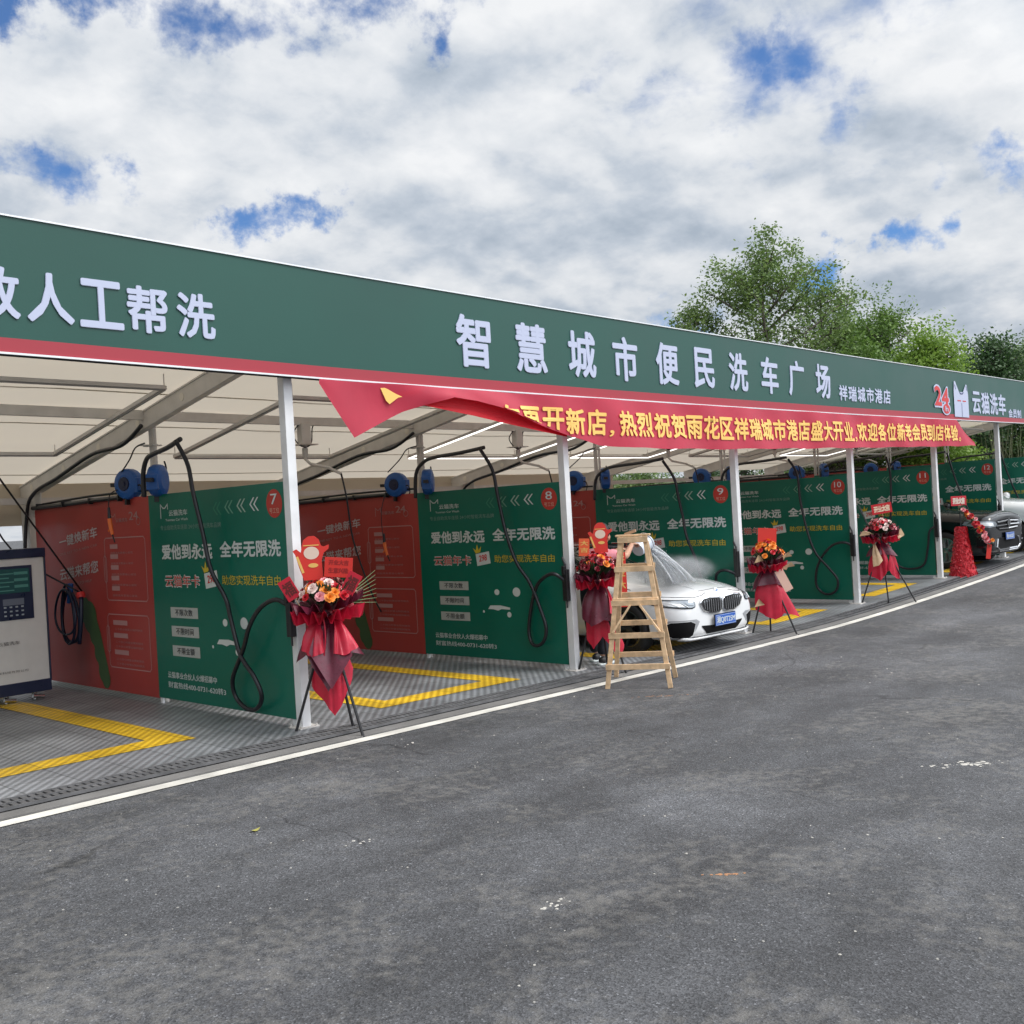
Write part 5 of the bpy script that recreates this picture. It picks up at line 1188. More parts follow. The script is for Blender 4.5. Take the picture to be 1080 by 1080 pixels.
spec3 = dict(h=1.02, r=.26, feet=[(-.28, -.04, -.0), (.02, .10, .0), (.33, -.16, -.03)], flowers=['red', 'red', 'orange', 'orange'], nf=30, dome=.20, fs=1.3, paper=(SATIN, WINE),
  drapes_dark=[((0, .02, 1.0), [(-.22, .04, .62), (-.18, -.1, .70), (.1, -.1, .72), (.22, .0, .66)], .05, .015)],
  drapes=[((0, .0, .98), [(-.20, .02, .38), (-.10, -.08, .28), (.05, -.12, .22), (.20, -.06, .30), (.44, .02, .22)], .07, .015)], leaves=60)
t3, zw = stand((12.98, 7.22, za(13)+.0), R47, 'flower stand with big orange blooms and a pale ribbon card', spec3, 3)
card(t3, (.02, .0, zw+.38), .26, .20, .0, .08, None, pin=.1); card(t3, (.17, -.19, zw-.25), .12, .32, .0, -.45, None, CARDINK, mat('pale card', (.72, .45, .36), .5), 'ribbon_card', stick=False)
mb = MB()
for (x_, z_) in ((-.17, .06), (.24, .08), (.27, -.06), (-.2, -.55)): drape(mb, (x_*.5, -.14, zw+z_-.03), [(x_-.06, -.20, zw+z_-.05), (x_, -.22, zw+z_+.07), (x_+.06, -.2, zw+z_)], .02, 3)
mb.build('gold_wrapping', GOLDP, t3, smooth=True)
spec4 = dict(h=1.16, r=.30, feet=[(-.40, -.02, -.0), (.04, -.08, -.03), (.50, -.12, -.03)], flowers=['pink', 'white', 'red', 'dark', 'pink'], nf=44, fs=1.2, dome=.16, paper=(SATIN, WINE),
  drapes_dark=[((0, .02, 1.08), [(-.26, .04, .80), (-.1, -.1, .84), (.12, -.1, .82), (.28, .0, .78)], .05, .015)],
  drapes=[((-.02, .0, 1.06), [(-.24, .02, .50), (-.08, -.1, .40), (.02, -.1, .52), (.10, -.08, .60)], .07, .012), ((.08, -.02, 1.06), [(.04, -.1, .60), (.16, -.1, .44), (.26, -.04, .40), (.26, .05, .62)], .05, .01)], leaves=170)
t4, zw = stand((16.80, 7.20, za(16.8)+.0), R47, 'flower stand topped with pink and white blooms, by the fourth post', spec4, 4)
card(t4, (.03, -.02, zw+.44), .34, .17, .0, -.12, '开业大吉', mat('cream ink', (.85, .7, .5), .5), mat('sign red', (.50, .008, .015), .4), 'sign_card', pin=.2, bold=.08)
mb = MB(); drape(mb, (-.15, -.08, zw-.08), [(-.20, -.12, zw-.52), (-.12, -.16, zw-.50), (-.04, -.14, zw-.42)], .03, 4); drape(mb, (-.15, -.1, zw+.02), [(-.40, -.1, zw-.0), (-.34, -.12, zw+.09), (-.22, -.1, zw+.06)], .02, 3); drape(mb, (.20, -.1, zw+.0), [(.24, -.12, zw-.08), (.36, -.1, zw-.02), (.3, -.1, zw+.10)], .02, 3)
mb.build('gold_wrapping', GOLDP, t4, smooth=True)
for k in range(5):
    mb = MB(); a = k*.07; mb.tube([(-.16, 0, zw+.05), (-.24-a*.3, 0, zw+.22+a), (-.30-a*.5, .02, zw+.38+a*.6)], [.005, .004, .002], 4)
    for j in range(6): mb.lathe([(.0, 0), (.008, .01), (.0, .022)], (-.20-.016*j-a*.3, -.0, zw+.16+.035*j+a*.7), n=5)
    mb.build('twig', DARK_STEEL, t4)
# fifth: a column skirted in red petals with a falling garland
t5 = empty('flower_stand', (20.75, 7.28, za(20.75)), 'tall stand skirted in red petals with a cascading garland, before the black car', 'flower stand', 'congratulation flower stands by the posts', R47)
mb = MB(); rg = random.Random(9)
mb.grid(lambda a, b: ((.10+.15*(1-b)**1.3)*cos(2*pi*a)*(1+.03*sin(40*a)), (.10+.15*(1-b)**1.3)*sin(2*pi*a), .01+.98*b), 40, 10)
mb.build('skirt', FL['red'], t5)
mb = MB()
for k in range(1500):
    b = rg.random(); a = rg.random()*2*pi; rr = (.10+.15*(1-b)**1.3)*1.02; p = Vector((rr*cos(a), rr*sin(a), .02+.96*b)); d = Vector((cos(a), sin(a), .3)).normalized(); s_ = Vector((-sin(a), cos(a), 0)); u_ = d.cross(s_)
    q = rg.uniform(.012, .022); th = rg.uniform(0, pi); e1_ = s_*cos(th)+u_*sin(th); e2_ = d*.7+(u_*cos(th)-s_*sin(th))*.7
    mb.mi(0 if rg.random() < .7 else 1); mb.add([p-e1_*q, p+e2_*q*1.3-e1_*q*.4, p+e2_*q*1.3+e1_*q*.4, p+e1_*q], [(0, 1, 2, 3)])
tag(mb.build('petals', [FL['red'], mat('bright petals', (.68, .05, .07), .5)], t5), kind='stuff')
mb = MB(); mb.tube([(0, 0, .9), (0, 0, 1.42)], .012, 6); mb.build('stem', BLACK, t5)
mb = MB()
for k in range(260):
    u_ = rg.random(); c = Vector((-.02+.52*u_, -.10, 1.40-.75*u_)); d = Vector((rg.gauss(0, 1), rg.gauss(0, 1), rg.gauss(0, 1))).normalized(); tip = c+d*rg.uniform(.06, .15); s_ = d.orthogonal().normalized()*.014
    mb.add([c, c.lerp(tip, .5)-s_, tip, c.lerp(tip, .5)+s_], [(0, 1, 2, 3)])
mb.build('greenery', FLEAF, t5)
for k in range(30):
    u_ = (k+.5)/30; o = bpy.data.objects.new('flower', rg.choice(FM[rg.choice(['red', 'red', 'orange', 'pink'])])); COL.objects.link(o); o.parent = t5
    o.location = (-.02+.52*u_+rg.uniform(-.05, .05), -.17+rg.uniform(-.03, .03), 1.38-.72*u_+rg.uniform(-.06, .06)); o.rotation_euler = (radians(70)+rg.uniform(-.3, .3), rg.uniform(-.4, .4), 0); s_ = rg.uniform(1., 1.5); o.scale = (s_,)*3
card(t5, (-.04, -.06, 1.50), .30, .19, .0, .0, '开业大吉', mat('cream ink2', (.85, .7, .6), .5), mat('sign pink', (.62, .03, .05), .4), 'sign_card', pin=.1, bold=.08)
card(t5, (.46, -.14, .48), .09, .28, .0, .15, None, CARDINK, CARD, 'ribbon_end', stick=False)

# ------------------------------------------------------------------ wooden step ladder
a0 = Vector((8.34, 6.545, 0)); b0 = Vector((8.66, 5.985, 0)); mid_ = (a0+b0)/2; wd = (b0-a0); Wd = wd.length; ang = math.atan2(wd.y, wd.x)
t = empty('step_ladder', (mid_.x, mid_.y, za(mid_.x)), 'pale wooden A-frame step ladder standing on the white line in front of the washed car', 'step ladder', rz=ang)
LH = 1.54
def lp(s_, v, front=True):   # point on a rail: s -1/1, v 0..1 up
    half = Wd/2*(1-v)+ .125*v; yy = (0 if front else .70)*(1-v)+(.20 if front else .26)*v
    zf = (za(8.9)-za(8.5)+.0 if not front else 0)*(1-v)
    return Vector((s_*half, yy, v*LH+zf))
for fr in (True, False):
    for s_ in (-1, 1):
        mb = MB(); mb.beam(lp(s_, 0, fr), lp(s_, .97 if not fr else 1.02, fr), .048, .034, up=(0, 1, 0)); mb.build('rail', WOOD, t, bevel=.003)
    for v in ((.145, .35, .565, .79) if fr else (.17, .40, .60, .80)):
        mb = MB(); p, q = lp(-1, v, fr), lp(1, v, fr); e_ = Vector((.035, 0, 0)); yo = Vector((0, -.03 if fr else .03, 0)); mb.beam(p-e_+yo, q+e_+yo, .026, .056, up=(0, 0, 1))
        if fr and v in (.565,): mb.box((p+q)/2+Vector((0, .03, .035)), ((q-p).length+.05, .10, .02))
        mb.build('rung', WOOD, t, bevel=.002)
mb = MB(); p, q = lp(-1, .985), lp(1, .985); mb.beam(p-Vector((.03, .03, 0)), q+Vector((.03, -.03, 0)), .03, .06); mb.box((p+q)/2+Vector((0, .03, .045)), (.36, .10, .02)); mb.build('top_step', WOOD, t, bevel=.003)
for s_ in (-1, 1):
    mb = MB(); a = lp(s_, .37)+Vector((-s_*.005, -.052, 0)); c = lp(s_, .55); mb.beam(a, Vector((s_*.05, c.y-.052, c.z)), .02, .045, up=(0, 1, 0)); mb.build('brace', WOOD, t, bevel=.002)
mb = MB(); p = lp(-1, .985); mb.box(p+Vector((.10, .05, .075)), (.12, .05, .03), Matrix.Rotation(-.3, 3, 'Y')); mb.build('block', mat('old timber', (.40, .25, .15), .8), t)

# ------------------------------------------------------------------ person washing the car
def skin(name, joints, edges, m, parent, sub=2, root=0):
    me = bpy.data.meshes.new(name); me.from_pydata([j[:3] for j in joints], edges, []); o = bpy.data.objects.new(name, me); COL.objects.link(o)
    o.modifiers.new('skin', 'SKIN'); 
    for k, j in enumerate(joints):
        sv = me.skin_vertices[0].data[k]; rr = j[3]; sv.radius = rr if isinstance(rr, tuple) else (rr, rr); sv.use_root = (k == root)
    o.modifiers.new('sub', 'SUBSURF').levels = sub
    me2 = eval_mesh(o); o.modifiers.clear(); o.data = me2; me2.materials.clear(); me2.materials.append(m); me2.polygons.foreach_set('use_smooth', [True]*len(me2.polygons)); o.parent = parent
    return o
PX, PY = 9.55, 7.62
t = empty('person', (PX, PY, zp(PX)), 'person in pink shirt and dark trousers tipping a bucket over the car', 'person')
# facing +x (the car); origin between the feet
J = [(0, 0, .93, (.125, .15)), (.04, 0, 1.09, (.11, .14)), (.11, 0, 1.24, (.12, .165)), (.15, 0, 1.34, (.07, .09)), (.185, 0, 1.41, .055), (.225, 0, 1.45, (.075, .07)), (.245, 0, 1.51, (.092, .078)), (.24, 0, 1.565, (.07, .06)),
     (.14, -.17, 1.30, .055), (.40, -.20, 1.24, .045), (.64, -.10, 1.34, .034), (.72, -.07, 1.375, .028),
     (.14, .17, 1.30, .055), (.38, .22, 1.18, .045), (.62, .14, 1.28, .034), (.69, .10, 1.315, .028),
     (-.0, -.095, .86, .088), (.03, -.11, .48, .062), (-.06, -.12, .09, .042), (.0, .095, .86, .088), (.05, .11, .48, .062), (.12, .12, .09, .042)]
E_ = [(0, 1), (1, 2), (2, 3), (3, 4), (4, 5), (5, 6), (6, 7), (2, 8), (8, 9), (9, 10), (10, 11), (2, 12), (12, 13), (13, 14), (14, 15), (0, 16), (16, 17), (17, 18), (0, 19), (19, 20), (20, 21)]
skin('body', J, E_, SKIN, t)
g = 1.14
skin('shirt', [(0, 0, .88, (.15, .175)), (.04, 0, 1.07, (.135, .165)), (.11, 0, 1.24, (.135, .18)), (.15, 0, 1.32, (.085, .11)), (.14, -.18, 1.295, .072), (.27, -.195, 1.265, .066), (.14, .18, 1.295, .072), (.26, .21, 1.22, .066)], [(0, 1), (1, 2), (2, 3), (2, 4), (4, 5), (2, 6), (6, 7)], mat('pink cotton', (.62, .22, .26), .8, var=.1, vscale=10, bump=.3, bscale=14), t)
skin('trousers', [(0, 0, .97, (.135, .16)), (0, 0, .88, (.14, .165)), (-.0, -.10, .80, .105), (.03, -.11, .48, .078), (-.06, -.12, .10, .066), (.0, .10, .80, .105), (.05, .11, .48, .078), (.12, .12, .10, .066)], [(0, 1), (1, 2), (2, 3), (3, 4), (1, 5), (5, 6), (6, 7)], mat('dark trousers', (.012, .014, .022), .8, bump=.3, bscale=14), t)
for (sx, sy) in ((-.06, -.12), (.12, .12)):
    skin('trainer', [(sx-.05, sy, .05, (.045, .045)), (sx+.02, sy, .055, (.05, .048)), (sx+.11, sy, .04, (.045, .035)), (sx+.18, sy, .03, (.035, .025))], [(0, 1), (1, 2), (2, 3)], mat('trainer black', (.02, .02, .022), .6), t)
    mb = MB(); mb.tube([(sx-.08, sy, .016), (sx+.04, sy, .016), (sx+.2, sy, .016)], [.04, .048, .038], 10, smooth=3); mb.v = [(a, b, c*.45+.002) for a, b, c in mb.v]; 
    for k in range(3): mb.tube([(sx+.02+.03*k, sy-.052, .03), (sx+.05+.03*k, sy-.03, .085)], .006, 5)
    mb.build('trainer_sole', INKW, t, smooth=True)
hc = Vector((.24, 0, 1.51)); mb = MB()
def hair(a, b):
    th = 2*pi*a; ph = b*pi*.62; n = Vector((sin(ph)*cos(th), sin(ph)*sin(th), cos(ph))); r_ = Vector((.118, .098, .125)); q = Vector((n.x*r_.x, n.y*r_.y, n.z*r_.z))*(1+.03*sin(9*th)*sin(5*ph)); q += Vector((-.022, 0, .03))
    if n.x > .35 and n.z < .42: q *= .86
    return hc+q
mb.grid(hair, 32, 14); mb.build('hair', HAIR, t, smooth=True)
mb = MB()
mb.lathe([(.0, .0), (.012, .005), (.016, .02), (.004, .045)], hc+Vector((.125, 0, -.03)), (-.35, 0, 1), 8); mb.build('nose', SKIN, t, smooth=True)
for s_ in (-1, 1):
    mb = MB(); mb.lathe([(0, -.012), (.022, -.008), (.028, .0), (.02, .01), (0, .006)], hc+Vector((.0, s_*.083, -.015)), (0, s_, .15), 12); mb.v = [(a, b, (c-hc.z)*1.25+hc.z) for a, b, c in mb.v]; mb.build('ear', SKIN, t, smooth=True)
    mb = MB(); mb.lathe([(0, -.008), (.012, 0), (0, .006)], hc+Vector((.093, s_*.032, .0)), (1, s_*.2, 0), 8); mb.build('eye', BLACK, t)
mb = MB(); mb.tube([hc+Vector((.100, -.022, -.058)), hc+Vector((.107, 0, -.06)), hc+Vector((.100, .022, -.058))], .005, 5); mb.build('mouth', mat('lips', (.35, .10, .09), .5), t)
def hand(p, d, side):
    """palm and five curled fingers closing on a handle"""
    p = Vector(p); d = Vector(d).normalized(); up = Vector((0, 0, 1)); s_ = d.cross(up).normalized(); up = s_.cross(d)
    skin('hand', [tuple(p)+((.030, .018),), tuple(p+d*.05)+((.036, .017),), tuple(p+d*.085)+((.034, .015),)], [(0, 1), (1, 2)], SKIN, t, 1)
    for k, (o_, L_) in enumerate(((-.028, .030), (-.010, .034), (.009, .032), (.026, .026))):
        b_ = p+d*.085+s_*o_; c1 = b_+d*L_-up*.006; c2 = c1+d*L_*.35-up*L_*.75; c3 = c2-d*L_*.5-up*L_*.35
        skin('finger', [tuple(b_-d*.012)+(.0095,), tuple(c1)+(.009,), tuple(c2)+(.008,), tuple(c3)+(.007,)], [(0, 1), (1, 2), (2, 3)], SKIN, t, 1)
    b_ = p+d*.02-s_*.03*side; skin('thumb', [tuple(b_)+(.011,), tuple(b_+d*.03-s_*.018*side-up*.012)+(.010,), tuple(b_+d*.058-s_*.010*side-up*.026)+(.008,)], [(0, 1), (1, 2)], SKIN, t, 1)
hand((.725, -.07, 1.375), (1, .1, -.05), 1); hand((.695, .10, 1.315), (1, -.2, -.05), -1)
# bucket tipped over the bonnet
BK = Vector((PX+.97, PY-.04, zp(PX)+1.335)); tl = radians(68)
bk = empty('bucket', BK, 'small white bucket tipped forward, pouring water on to the bonnet', 'bucket'); bk.rotation_euler = (0, tl, 0)
mb = MB(); mb.lathe([(0, -.11), (.085, -.11), (.105, .11), (.111, .115), (.111, .10), (.103, .10), (.082, -.10), (0, -.10)], (0, 0, 0), (0, 0, 1), 28); mb.build('pail', mat('pail plastic', (.62, .68, .76), .35), bk, smooth=False)
mb = MB(); mb.tube([(0, .108, .09), (-.10, .07, .10), (-.135, 0, .10), (-.10, -.07, .10), (0, -.108, .09)], .005, 6, smooth=4); mb.build('handle', CHROME, bk)
# water: falling sheet, spray and mist
wm, wt_, wb = node_mat('falling water'); wb.inputs['Base Color'].default_value = (.86, .89, .92, 1); wb.inputs['Roughness'].default_value = .25; wb.inputs['Transmission Weight'].default_value = .45; wb.inputs['IOR'].default_value = 1.2; wb.inputs['Alpha'].default_value = .62
W0 = BK+Vector((.12, 0, -.03)); W1 = Vector((10.82, 7.30, zp(10.8)+.88))
mb = MB(); rg = random.Random(4)
for k in range(16):
    o1 = Vector((rg.uniform(-.02, .02), rg.uniform(-.08, .08), rg.uniform(-.04, .04))); o2 = Vector((rg.gauss(0, .10), rg.gauss(0, .12), 0)); P3 = []
    for j in range(9):
        s_ = j/8; p = (W0+o1).lerp(W1+o2, s_); p.z += .16*s_*(1-s_)*1.6; P3.append(p)
    mb.tube(P3, [.020, .016, .012, .010, .006], 6)
def sheet(a, b):
    p = W0.lerp(W1, b); p.z += .16*b*(1-b)*1.6; return p+Vector((.02*sin(20*a), (a-.5)*(.16+.22*b), .03*sin(9*a+7*b)))
mb.grid(sheet, 20, 14)
tag(mb.build('water', wm, smooth=True), 'sheet of water falling from the bucket on to the bonnet', 'water', kind='stuff')
mb = MB()
for k in range(1100):
    s_ = rg.random()
    if s_ < .5: q = rg.random(); p = W0.lerp(W1, q); p.z += .16*q*(1-q)*1.6; p += Vector((rg.gauss(0, .05), rg.gauss(0, .07), rg.gauss(0, .05)))
    else: p = W1+Vector((rg.gauss(.04, .17), rg.gauss(.0, .16), abs(rg.gauss(0, .07))-.02))
    r_ = rg.uniform(.0012, .0032); mb.add([p+Vector((r_, 0, 0)), p-Vector((r_, 0, 0)), p+Vector((0, r_, 0)), p-Vector((0, r_, 0)), p+Vector((0, 0, r_)), p-Vector((0, 0, r_))], [(0, 2, 4), (2, 1, 4), (1, 3, 4), (3, 0, 4), (2, 0, 5), (1, 2, 5), (3, 1, 5), (0, 3, 5)])
tag(mb.build('spray', mat('water drops', (.8, .85, .9), .1)), 'fine drops of spray bouncing off the bonnet', 'spray', kind='stuff')
mm = bpy.data.materials.new('mist'); mm.use_nodes = True; n_ = mm.node_tree; n_.nodes.remove(n_.nodes['Principled BSDF']); pv = n_.nodes.new('ShaderNodeVolumePrincipled'); pv.inputs['Color'].default_value = (.95, .97, 1, 1); pv.inputs['Anisotropy'].default_value = .1
tcn = n_.nodes.new('ShaderNodeTexCoord'); nn = n_.nodes.new('ShaderNodeTexNoise'); nn.inputs['Scale'].default_value = 7; nn.inputs['Detail'].default_value = 4; n_.links.new(tcn.outputs['Object'], nn.inputs['Vector'])
gr = n_.nodes.new('ShaderNodeVectorMath'); gr.operation = 'LENGTH'; sc2 = n_.nodes.new('ShaderNodeVectorMath'); sc2.operation = 'MULTIPLY'; sc2.inputs[1].default_value = (1/.80, 1/.55, 1/.26); n_.links.new(tcn.outputs['Object'], sc2.inputs[0]); n_.links.new(sc2.outputs[0], gr.inputs[0])
m1_ = n_.nodes.new('ShaderNodeMapRange'); m1_.inputs[1].default_value = 1; m1_.inputs[2].default_value = .1; m1_.interpolation_type = 'SMOOTHERSTEP'; m1_.inputs[3].default_value = 0; m1_.inputs[4].default_value = 1; n_.links.new(gr.outputs['Value'], m1_.inputs[0])
m2_ = n_.nodes.new('ShaderNodeMapRange'); m2_.inputs[1].default_value = .42; m2_.inputs[2].default_value = .60; m2_.inputs[3].default_value = .1; m2_.inputs[4].default_value = 1; n_.links.new(nn.outputs['Fac'], m2_.inputs[0])
m3_ = n_.nodes.new('ShaderNodeMath'); m3_.operation = 'MULTIPLY'; n_.links.new(m1_.outputs[0], m3_.inputs[0]); n_.links.new(m2_.outputs[0], m3_.inputs[1]); m4_ = n_.nodes.new('ShaderNodeMath'); m4_.operation = 'MULTIPLY'; m4_.inputs[1].default_value = 8.0; n_.links.new(m3_.outputs[0], m4_.inputs[0]); n_.links.new(m4_.outputs[0], pv.inputs['Density']); n_.links.new(pv.outputs[0], n_.nodes['Material Output'].inputs['Volume'])
mb = MB(); mb.lathe([(sin(pi*k/10)*.62, -cos(pi*k/10)*.30) for k in range(11)], (0, 0, 0), (0, 0, 1), 20); mb.v = [(a*1.25, b, c) for a, b, c in mb.v]
tag(mb.build('mist', mm, smooth=True, loc=(11.0, 7.45, zp(11)+1.0)), 'thin cloud of water mist drifting over the bonnet', 'mist', kind='stuff')
# ------------------------------------------------------------------ trees and the green slope behind
def leaf_mat(name, c1, c2, tr=.35):
    m, t, b = node_mat(name); g_ = t.nodes.new('ShaderNodeNewGeometry'); r_ = t.nodes.new('ShaderNodeValToRGB'); r_.color_ramp.elements[0].color = (*c1, 1); r_.color_ramp.elements[1].color = (*c2, 1)
    t.links.new(g_.outputs['Random Per Island'], r_.inputs[0]); t.links.new(r_.outputs[0], b.inputs['Base Color']); b.inputs['Roughness'].default_value = .55
    tl_ = t.nodes.new('ShaderNodeBsdfTranslucent'); t.links.new(r_.outputs[0], tl_.inputs[0]); mx_ = t.nodes.new('ShaderNodeMixShader'); mx_.inputs[0].default_value = tr
    t.links.new(b.outputs[0], mx_.inputs[1]); t.links.new(tl_.outputs[0], mx_.inputs[2]); t.links.new(mx_.outputs[0], t.nodes['Material Output'].inputs['Surface']); return m
L_LIGHT = leaf_mat('fresh foliage', (.075, .15, .03), (.19, .31, .07)); L_MID = leaf_mat('mid foliage', (.085, .155, .045), (.22, .32, .09)); L_DARK = leaf_mat('dark foliage', (.04, .09, .035), (.10, .18, .065), .25); L_YEL = leaf_mat('yellow green foliage', (.13, .24, .03), (.28, .42, .08), .4)
BARK = mat('bark', (.12, .105, .09), .9, var=.3, vscale=5, bump=.6, bscale=14)
def tree(name, x, y, h, crown_r, z0, label, lm, seed, n_leaf=9000, lsize=.11, base=.35, lean=(0, 0), spread=1., open_=.5, trunk_r=.12, group='trees behind the car wash', cat='tree', blobs=None):
    n_leaf = int(n_leaf*1.7); lsize *= .88; rg = np.random.RandomState(seed); rr = random.Random(seed); t = empty(name, (x, y, z0), label, cat, group)
    tm = MB(); tips = []
    top = Vector((lean[0], lean[1], h*.86)); pts = []
    for k in range(7): s_ = k/6; pts.append(Vector((lean[0]*s_**1.5+rr.gauss(0, .05)*h*.08*s_, lean[1]*s_**1.5+rr.gauss(0, .05)*h*.08*s_, h*.86*s_)))
    tm.tube(pts, [trunk_r*(1-.85*k/6) for k in range(7)], 7)
    nb = 22
    for k in range(nb):
        s_ = base+(1-base)*(k+.3)/nb; i = min(5, int(s_*6)); p = pts[i].lerp(pts[i+1], s_*6-i) if i < 6 else pts[6]
        a = k*2.4+rr.uniform(-.4, .4); q_ = (s_-base)/(1-base); L_ = crown_r*spread*(math.sin(pi*min(1, .18+.80*q_))**.7)*rr.uniform(.75, 1.1)
        e_ = p+Vector((cos(a)*L_, sin(a)*L_, L_*rr.uniform(.35, .8))); m_ = p.lerp(e_, .5)+Vector((0, 0, -.05*L_+rr.uniform(-.1, .1)))
        tm.tube([p, m_, e_], [trunk_r*.38*(1-.5*q_), trunk_r*.22, trunk_r*.07], 5)
        tips.append((e_, 1.)); tips.append((m_.lerp(e_, .5), .8))
        for j in range(6):
            s2 = rr.uniform(.35, 1); b_ = p.lerp(m_, s2*2) if s2 < .5 else m_.lerp(e_, s2*2-1); d = Vector((rr.gauss(0, 1), rr.gauss(0, 1), rr.gauss(.5, .7))).normalized()*crown_r*rr.uniform(.2, .45)
            tm.tube([b_, b_+d*.6+Vector((0, 0, .03)), b_+d], [trunk_r*.12, trunk_r*.07, trunk_r*.03], 4); tips.append((b_+d, .9)); tips.append((b_+d*.6, .6))
    tips.append((pts[-1]+Vector((0, 0, h*.10)), 1.)); tips.append((pts[-1], 1.))
    tm.build('trunk', BARK, t, smooth=True)
    C_ = np.array([tuple(p) for p, w_ in tips]); Wt = np.array([w_ for p, w_ in tips]); Wt /= Wt.sum()
    # twig clumps round the branch ends, leaves round the twigs
    ncl = max(60, n_leaf//34); ci = rg.choice(len(C_), ncl, p=Wt); cl = C_[ci]+np.clip(rg.normal(0, 1, (ncl, 3)), -1.4, 1.4)*crown_r*.12*(1.25-open_*.75)*np.array([1, 1, .8])
    li = rg.randint(0, ncl, n_leaf); P = cl[li]+np.clip(rg.normal(0, 1, (n_leaf, 3)), -1.5, 1.5)*(lsize*(2.1-open_*.5))*rg.uniform(.5, 1.2, (n_leaf, 1))
    nrm = rg.normal(0, 1, (n_leaf, 3)); nrm[:, 2] = np.abs(nrm[:, 2])+.4; nrm /= np.linalg.norm(nrm, axis=1)[:, None]
    u_ = np.cross(nrm, rg.normal(0, 1, (n_leaf, 3))); u_ /= np.linalg.norm(u_, axis=1)[:, None]; v_ = np.cross(nrm, u_); s_ = lsize*rg.uniform(.45, 1.0, (n_leaf, 1))
    V = np.stack([P-u_*s_*.5, P+v_*s_*.30+nrm*s_*.05, P+u_*s_*.55, P-v_*s_*.30+nrm*s_*.05], 1).reshape(-1, 3)
    me = bpy.data.meshes.new('crown'); me.vertices.add(n_leaf*4); me.vertices.foreach_set('co', V.ravel()); me.loops.add(n_leaf*4); me.loops.foreach_set('vertex_index', np.arange(n_leaf*4)); me.polygons.add(n_leaf); me.polygons.foreach_set('loop_start', np.arange(n_leaf)*4); me.polygons.foreach_set('loop_total', np.full(n_leaf, 4)); me.update(); me.validate(); me.materials.append(lm)
    o = bpy.data.objects.new('crown', me); COL.objects.link(o); o.parent = t
    return t
def bx_(px, Z):       # point on the ground at photo column px and depth Z
    d = f*1.0+r*((px-540)/1082); return (d*Z).x, (d*Z).y
# hillside behind the far bays
mb = MB(); rg = random.Random(8)
def hill(a, b):
    px = 420+920*a; Z = 38+50*b; x, y = bx_(px, Z); hgt = 3.4*min(1, b*2.4)*min(1, a*6)*(.8+.3*sin(a*9)+.15*sin(a*31+b*5)); return (x, y, .2+hgt)
mb.grid(hill, 40, 12); hm = mat('scrubby grass', (.055, .075, .025), .95, var=.5, vscale=1.5, bump=.8, bscale=6)
tag(mb.build('hillside', hm, smooth=True), 'low scrubby green slope rising beyond the far end of the car wash', 'hillside', kind='structure')
TR = [ # px, Z, top_px, width_px, mat, kind, label
 (822, 31, 237, 165, L_MID, 'sycamore', 'tall airy broadleaf tree with a forked trunk rising above the sign board', 11000, .155, .42, 1.0),
 (872, 33, 268, 80, L_MID, 'sycamore', 'upright airy tree just right of the tall forked one', 4200, .15, .40, 1.0),
 (748, 32, 293, 75, L_MID, 'young_tree', 'smaller airy tree at the left end of the tree group', 5200, .15, .30, .9),
 (785, 30, 338, 42, L_DARK, 'young_tree', 'short dark bushy tree low under the tall forked tree', 2500, .14, .3, .4),
 (905, 34, 318, 95, L_MID, 'broadleaf_tree', 'leafy mid-green tree leaning over the sign in the middle of the group', 9000, .18, .25, .5),
 (950, 31, 300, 95, L_LIGHT, 'broadleaf_tree', 'broad fresh-green tree with an open twiggy top', 9000, .15, .3, .7),
 (985, 28, 335, 85, L_YEL, 'broadleaf_tree', 'bright yellow-green bushy tree right of centre above the sign', 10000, .16, .25, .4),
 (920, 29, 352, 90, L_LIGHT, 'broadleaf_tree', 'rounded fresh-green crown low behind the sign board', 8000, .16, .2, .4),
 (870, 29, 362, 80, L_MID, 'broadleaf_tree', 'low rounded green crown at the foot of the tall forked tree', 6000, .16, .2, .4),
 (1058, 33, 338, 75, L_DARK, 'camphor_tree', 'dark dense tree at the right edge behind the sign', 9000, .17, .3, .5),
 (1028, 36, 362, 60, L_DARK, 'camphor_tree', 'dark tree between the yellow-green crown and the right edge', 6000, .17, .3, .5),
 (1090, 35, 345, 80, L_MID, 'broadleaf_tree', 'mid-green tree half outside the right edge', 6000, .17, .3, .5),
]
for k, (px, Z, tp, wpx, lm, nm, lb, n_, ls, ba, op) in enumerate(TR):
    x, y = bx_(px, Z); hor = 540-(px-540)*.057; h = (hor-tp)/1082*Z+1.84-.3; cr = wpx/1082*Z/2
    tree(nm, x, y, h, cr, .3, lb, lm, 20+k, n_, ls, ba, (rg.uniform(-.4, .4), 0), 1., op, .05+.012*h)
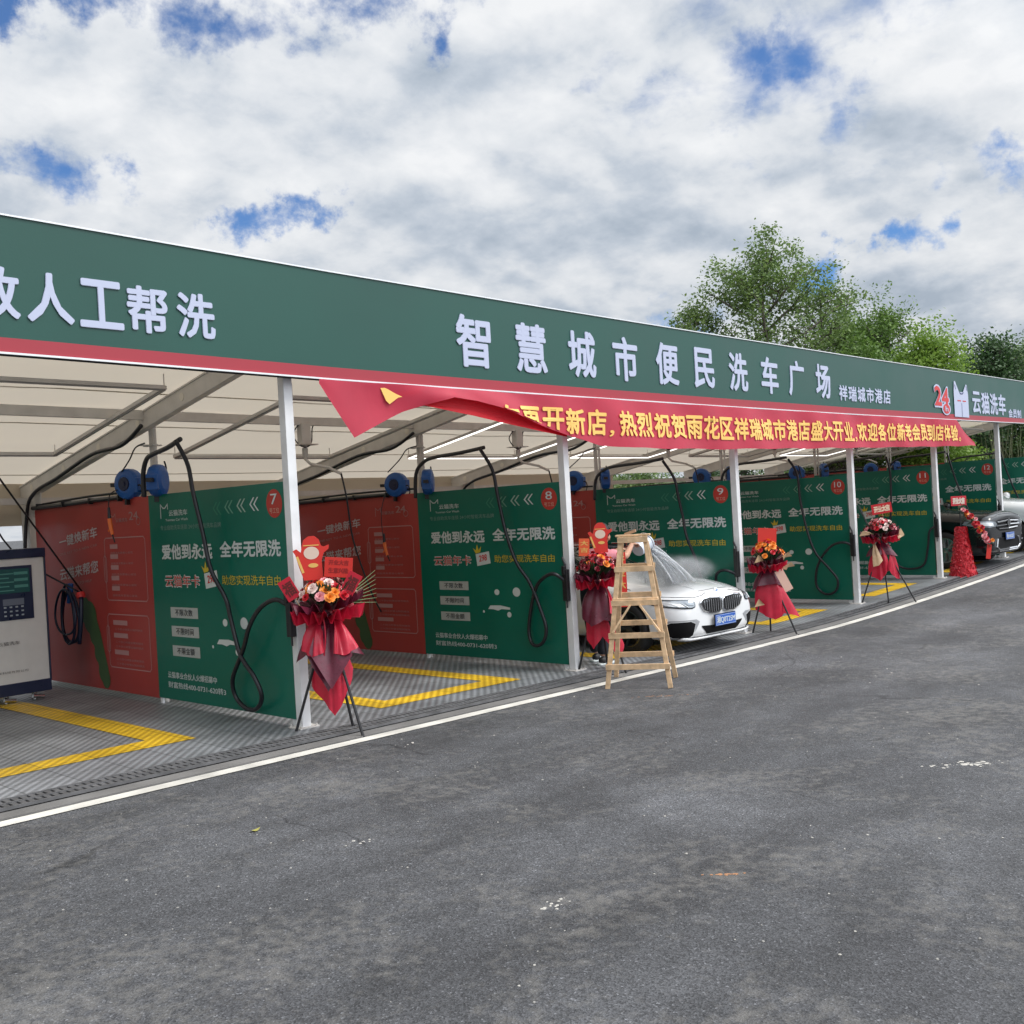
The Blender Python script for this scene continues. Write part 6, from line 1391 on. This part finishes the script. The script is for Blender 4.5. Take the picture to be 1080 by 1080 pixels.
# shrubs under the trees, seen between the boards and the roof
for k, (px, Z, tp, wpx, lm) in enumerate(((905, 40, 478, 70, L_DARK), (960, 36, 462, 60, L_MID), (1005, 35, 458, 55, L_MID), (1022, 31, 470, 36, L_YEL), (1050, 38, 440, 60, L_DARK), (1085, 33, 450, 50, L_MID), (1130, 36, 430, 60, L_DARK))):
    x, y = bx_(px, Z); hor = 540-(px-540)*.057; h = max(1.6, (hor-tp)/1082*Z+1.84-.3)
    tree('shrub', x, y, h, wpx/1082*Z/2, .3, ['dark leafy shrub behind the eleventh bay', 'mid-green shrub behind the twelfth bay', 'tall mid-green shrub left of the twelfth post', 'small yellow-green shrub showing over board 12', 'tall dark shrub behind the twelfth post', 'mid-green shrub at the right edge of the gap', 'dark shrub outside the right edge'][k], lm, 60+k, 4500, .13, .12, (0, 0), 1., .2, .05, 'shrubs behind the far bays', 'shrub')
for k, (px, Z, tp, wpx, lm) in enumerate(((600, 44, 500, 90, L_DARK), (680, 44, 496, 90, L_MID), (750, 42, 492, 80, L_DARK), (830, 41, 488, 80, L_MID))):
    x, y = bx_(px, Z); hor = 540-(px-540)*.057; h = max(2.4, (hor-tp)/1082*Z+1.84-.3)
    tree('shrub', x, y, h, wpx/1082*Z/2, .3, ['dark hedge shrub glimpsed over board 8', 'mid-green hedge shrub glimpsed over board 9', 'dark hedge shrub glimpsed left of the third post', 'mid-green hedge shrub glimpsed over board 10'][k], lm, 90+k, 4000, .17, .10, (0, 0), 1., .2, .05, 'shrubs behind the far bays', 'shrub')
# thin reeds at the right end
mb = MB(); x, y = bx_(1068, 29)
for k in range(70):
    a = rg.gauss(0, .9); b = rg.gauss(0, .5); hh = rg.uniform(2.2, 3.8); mb.tube([(a, b, 0), (a+rg.gauss(0, .15), b, hh*.6), (a+rg.gauss(0, .4), b+rg.gauss(0, .2), hh)], [.012, .008, .003], 3)
tag(mb.build('reeds', mat('dry reed', (.13, .14, .07), .8, var=.3, vscale=3), loc=(x, y, .4)), 'clump of thin upright reeds beyond the last bays', 'reeds', kind='stuff')
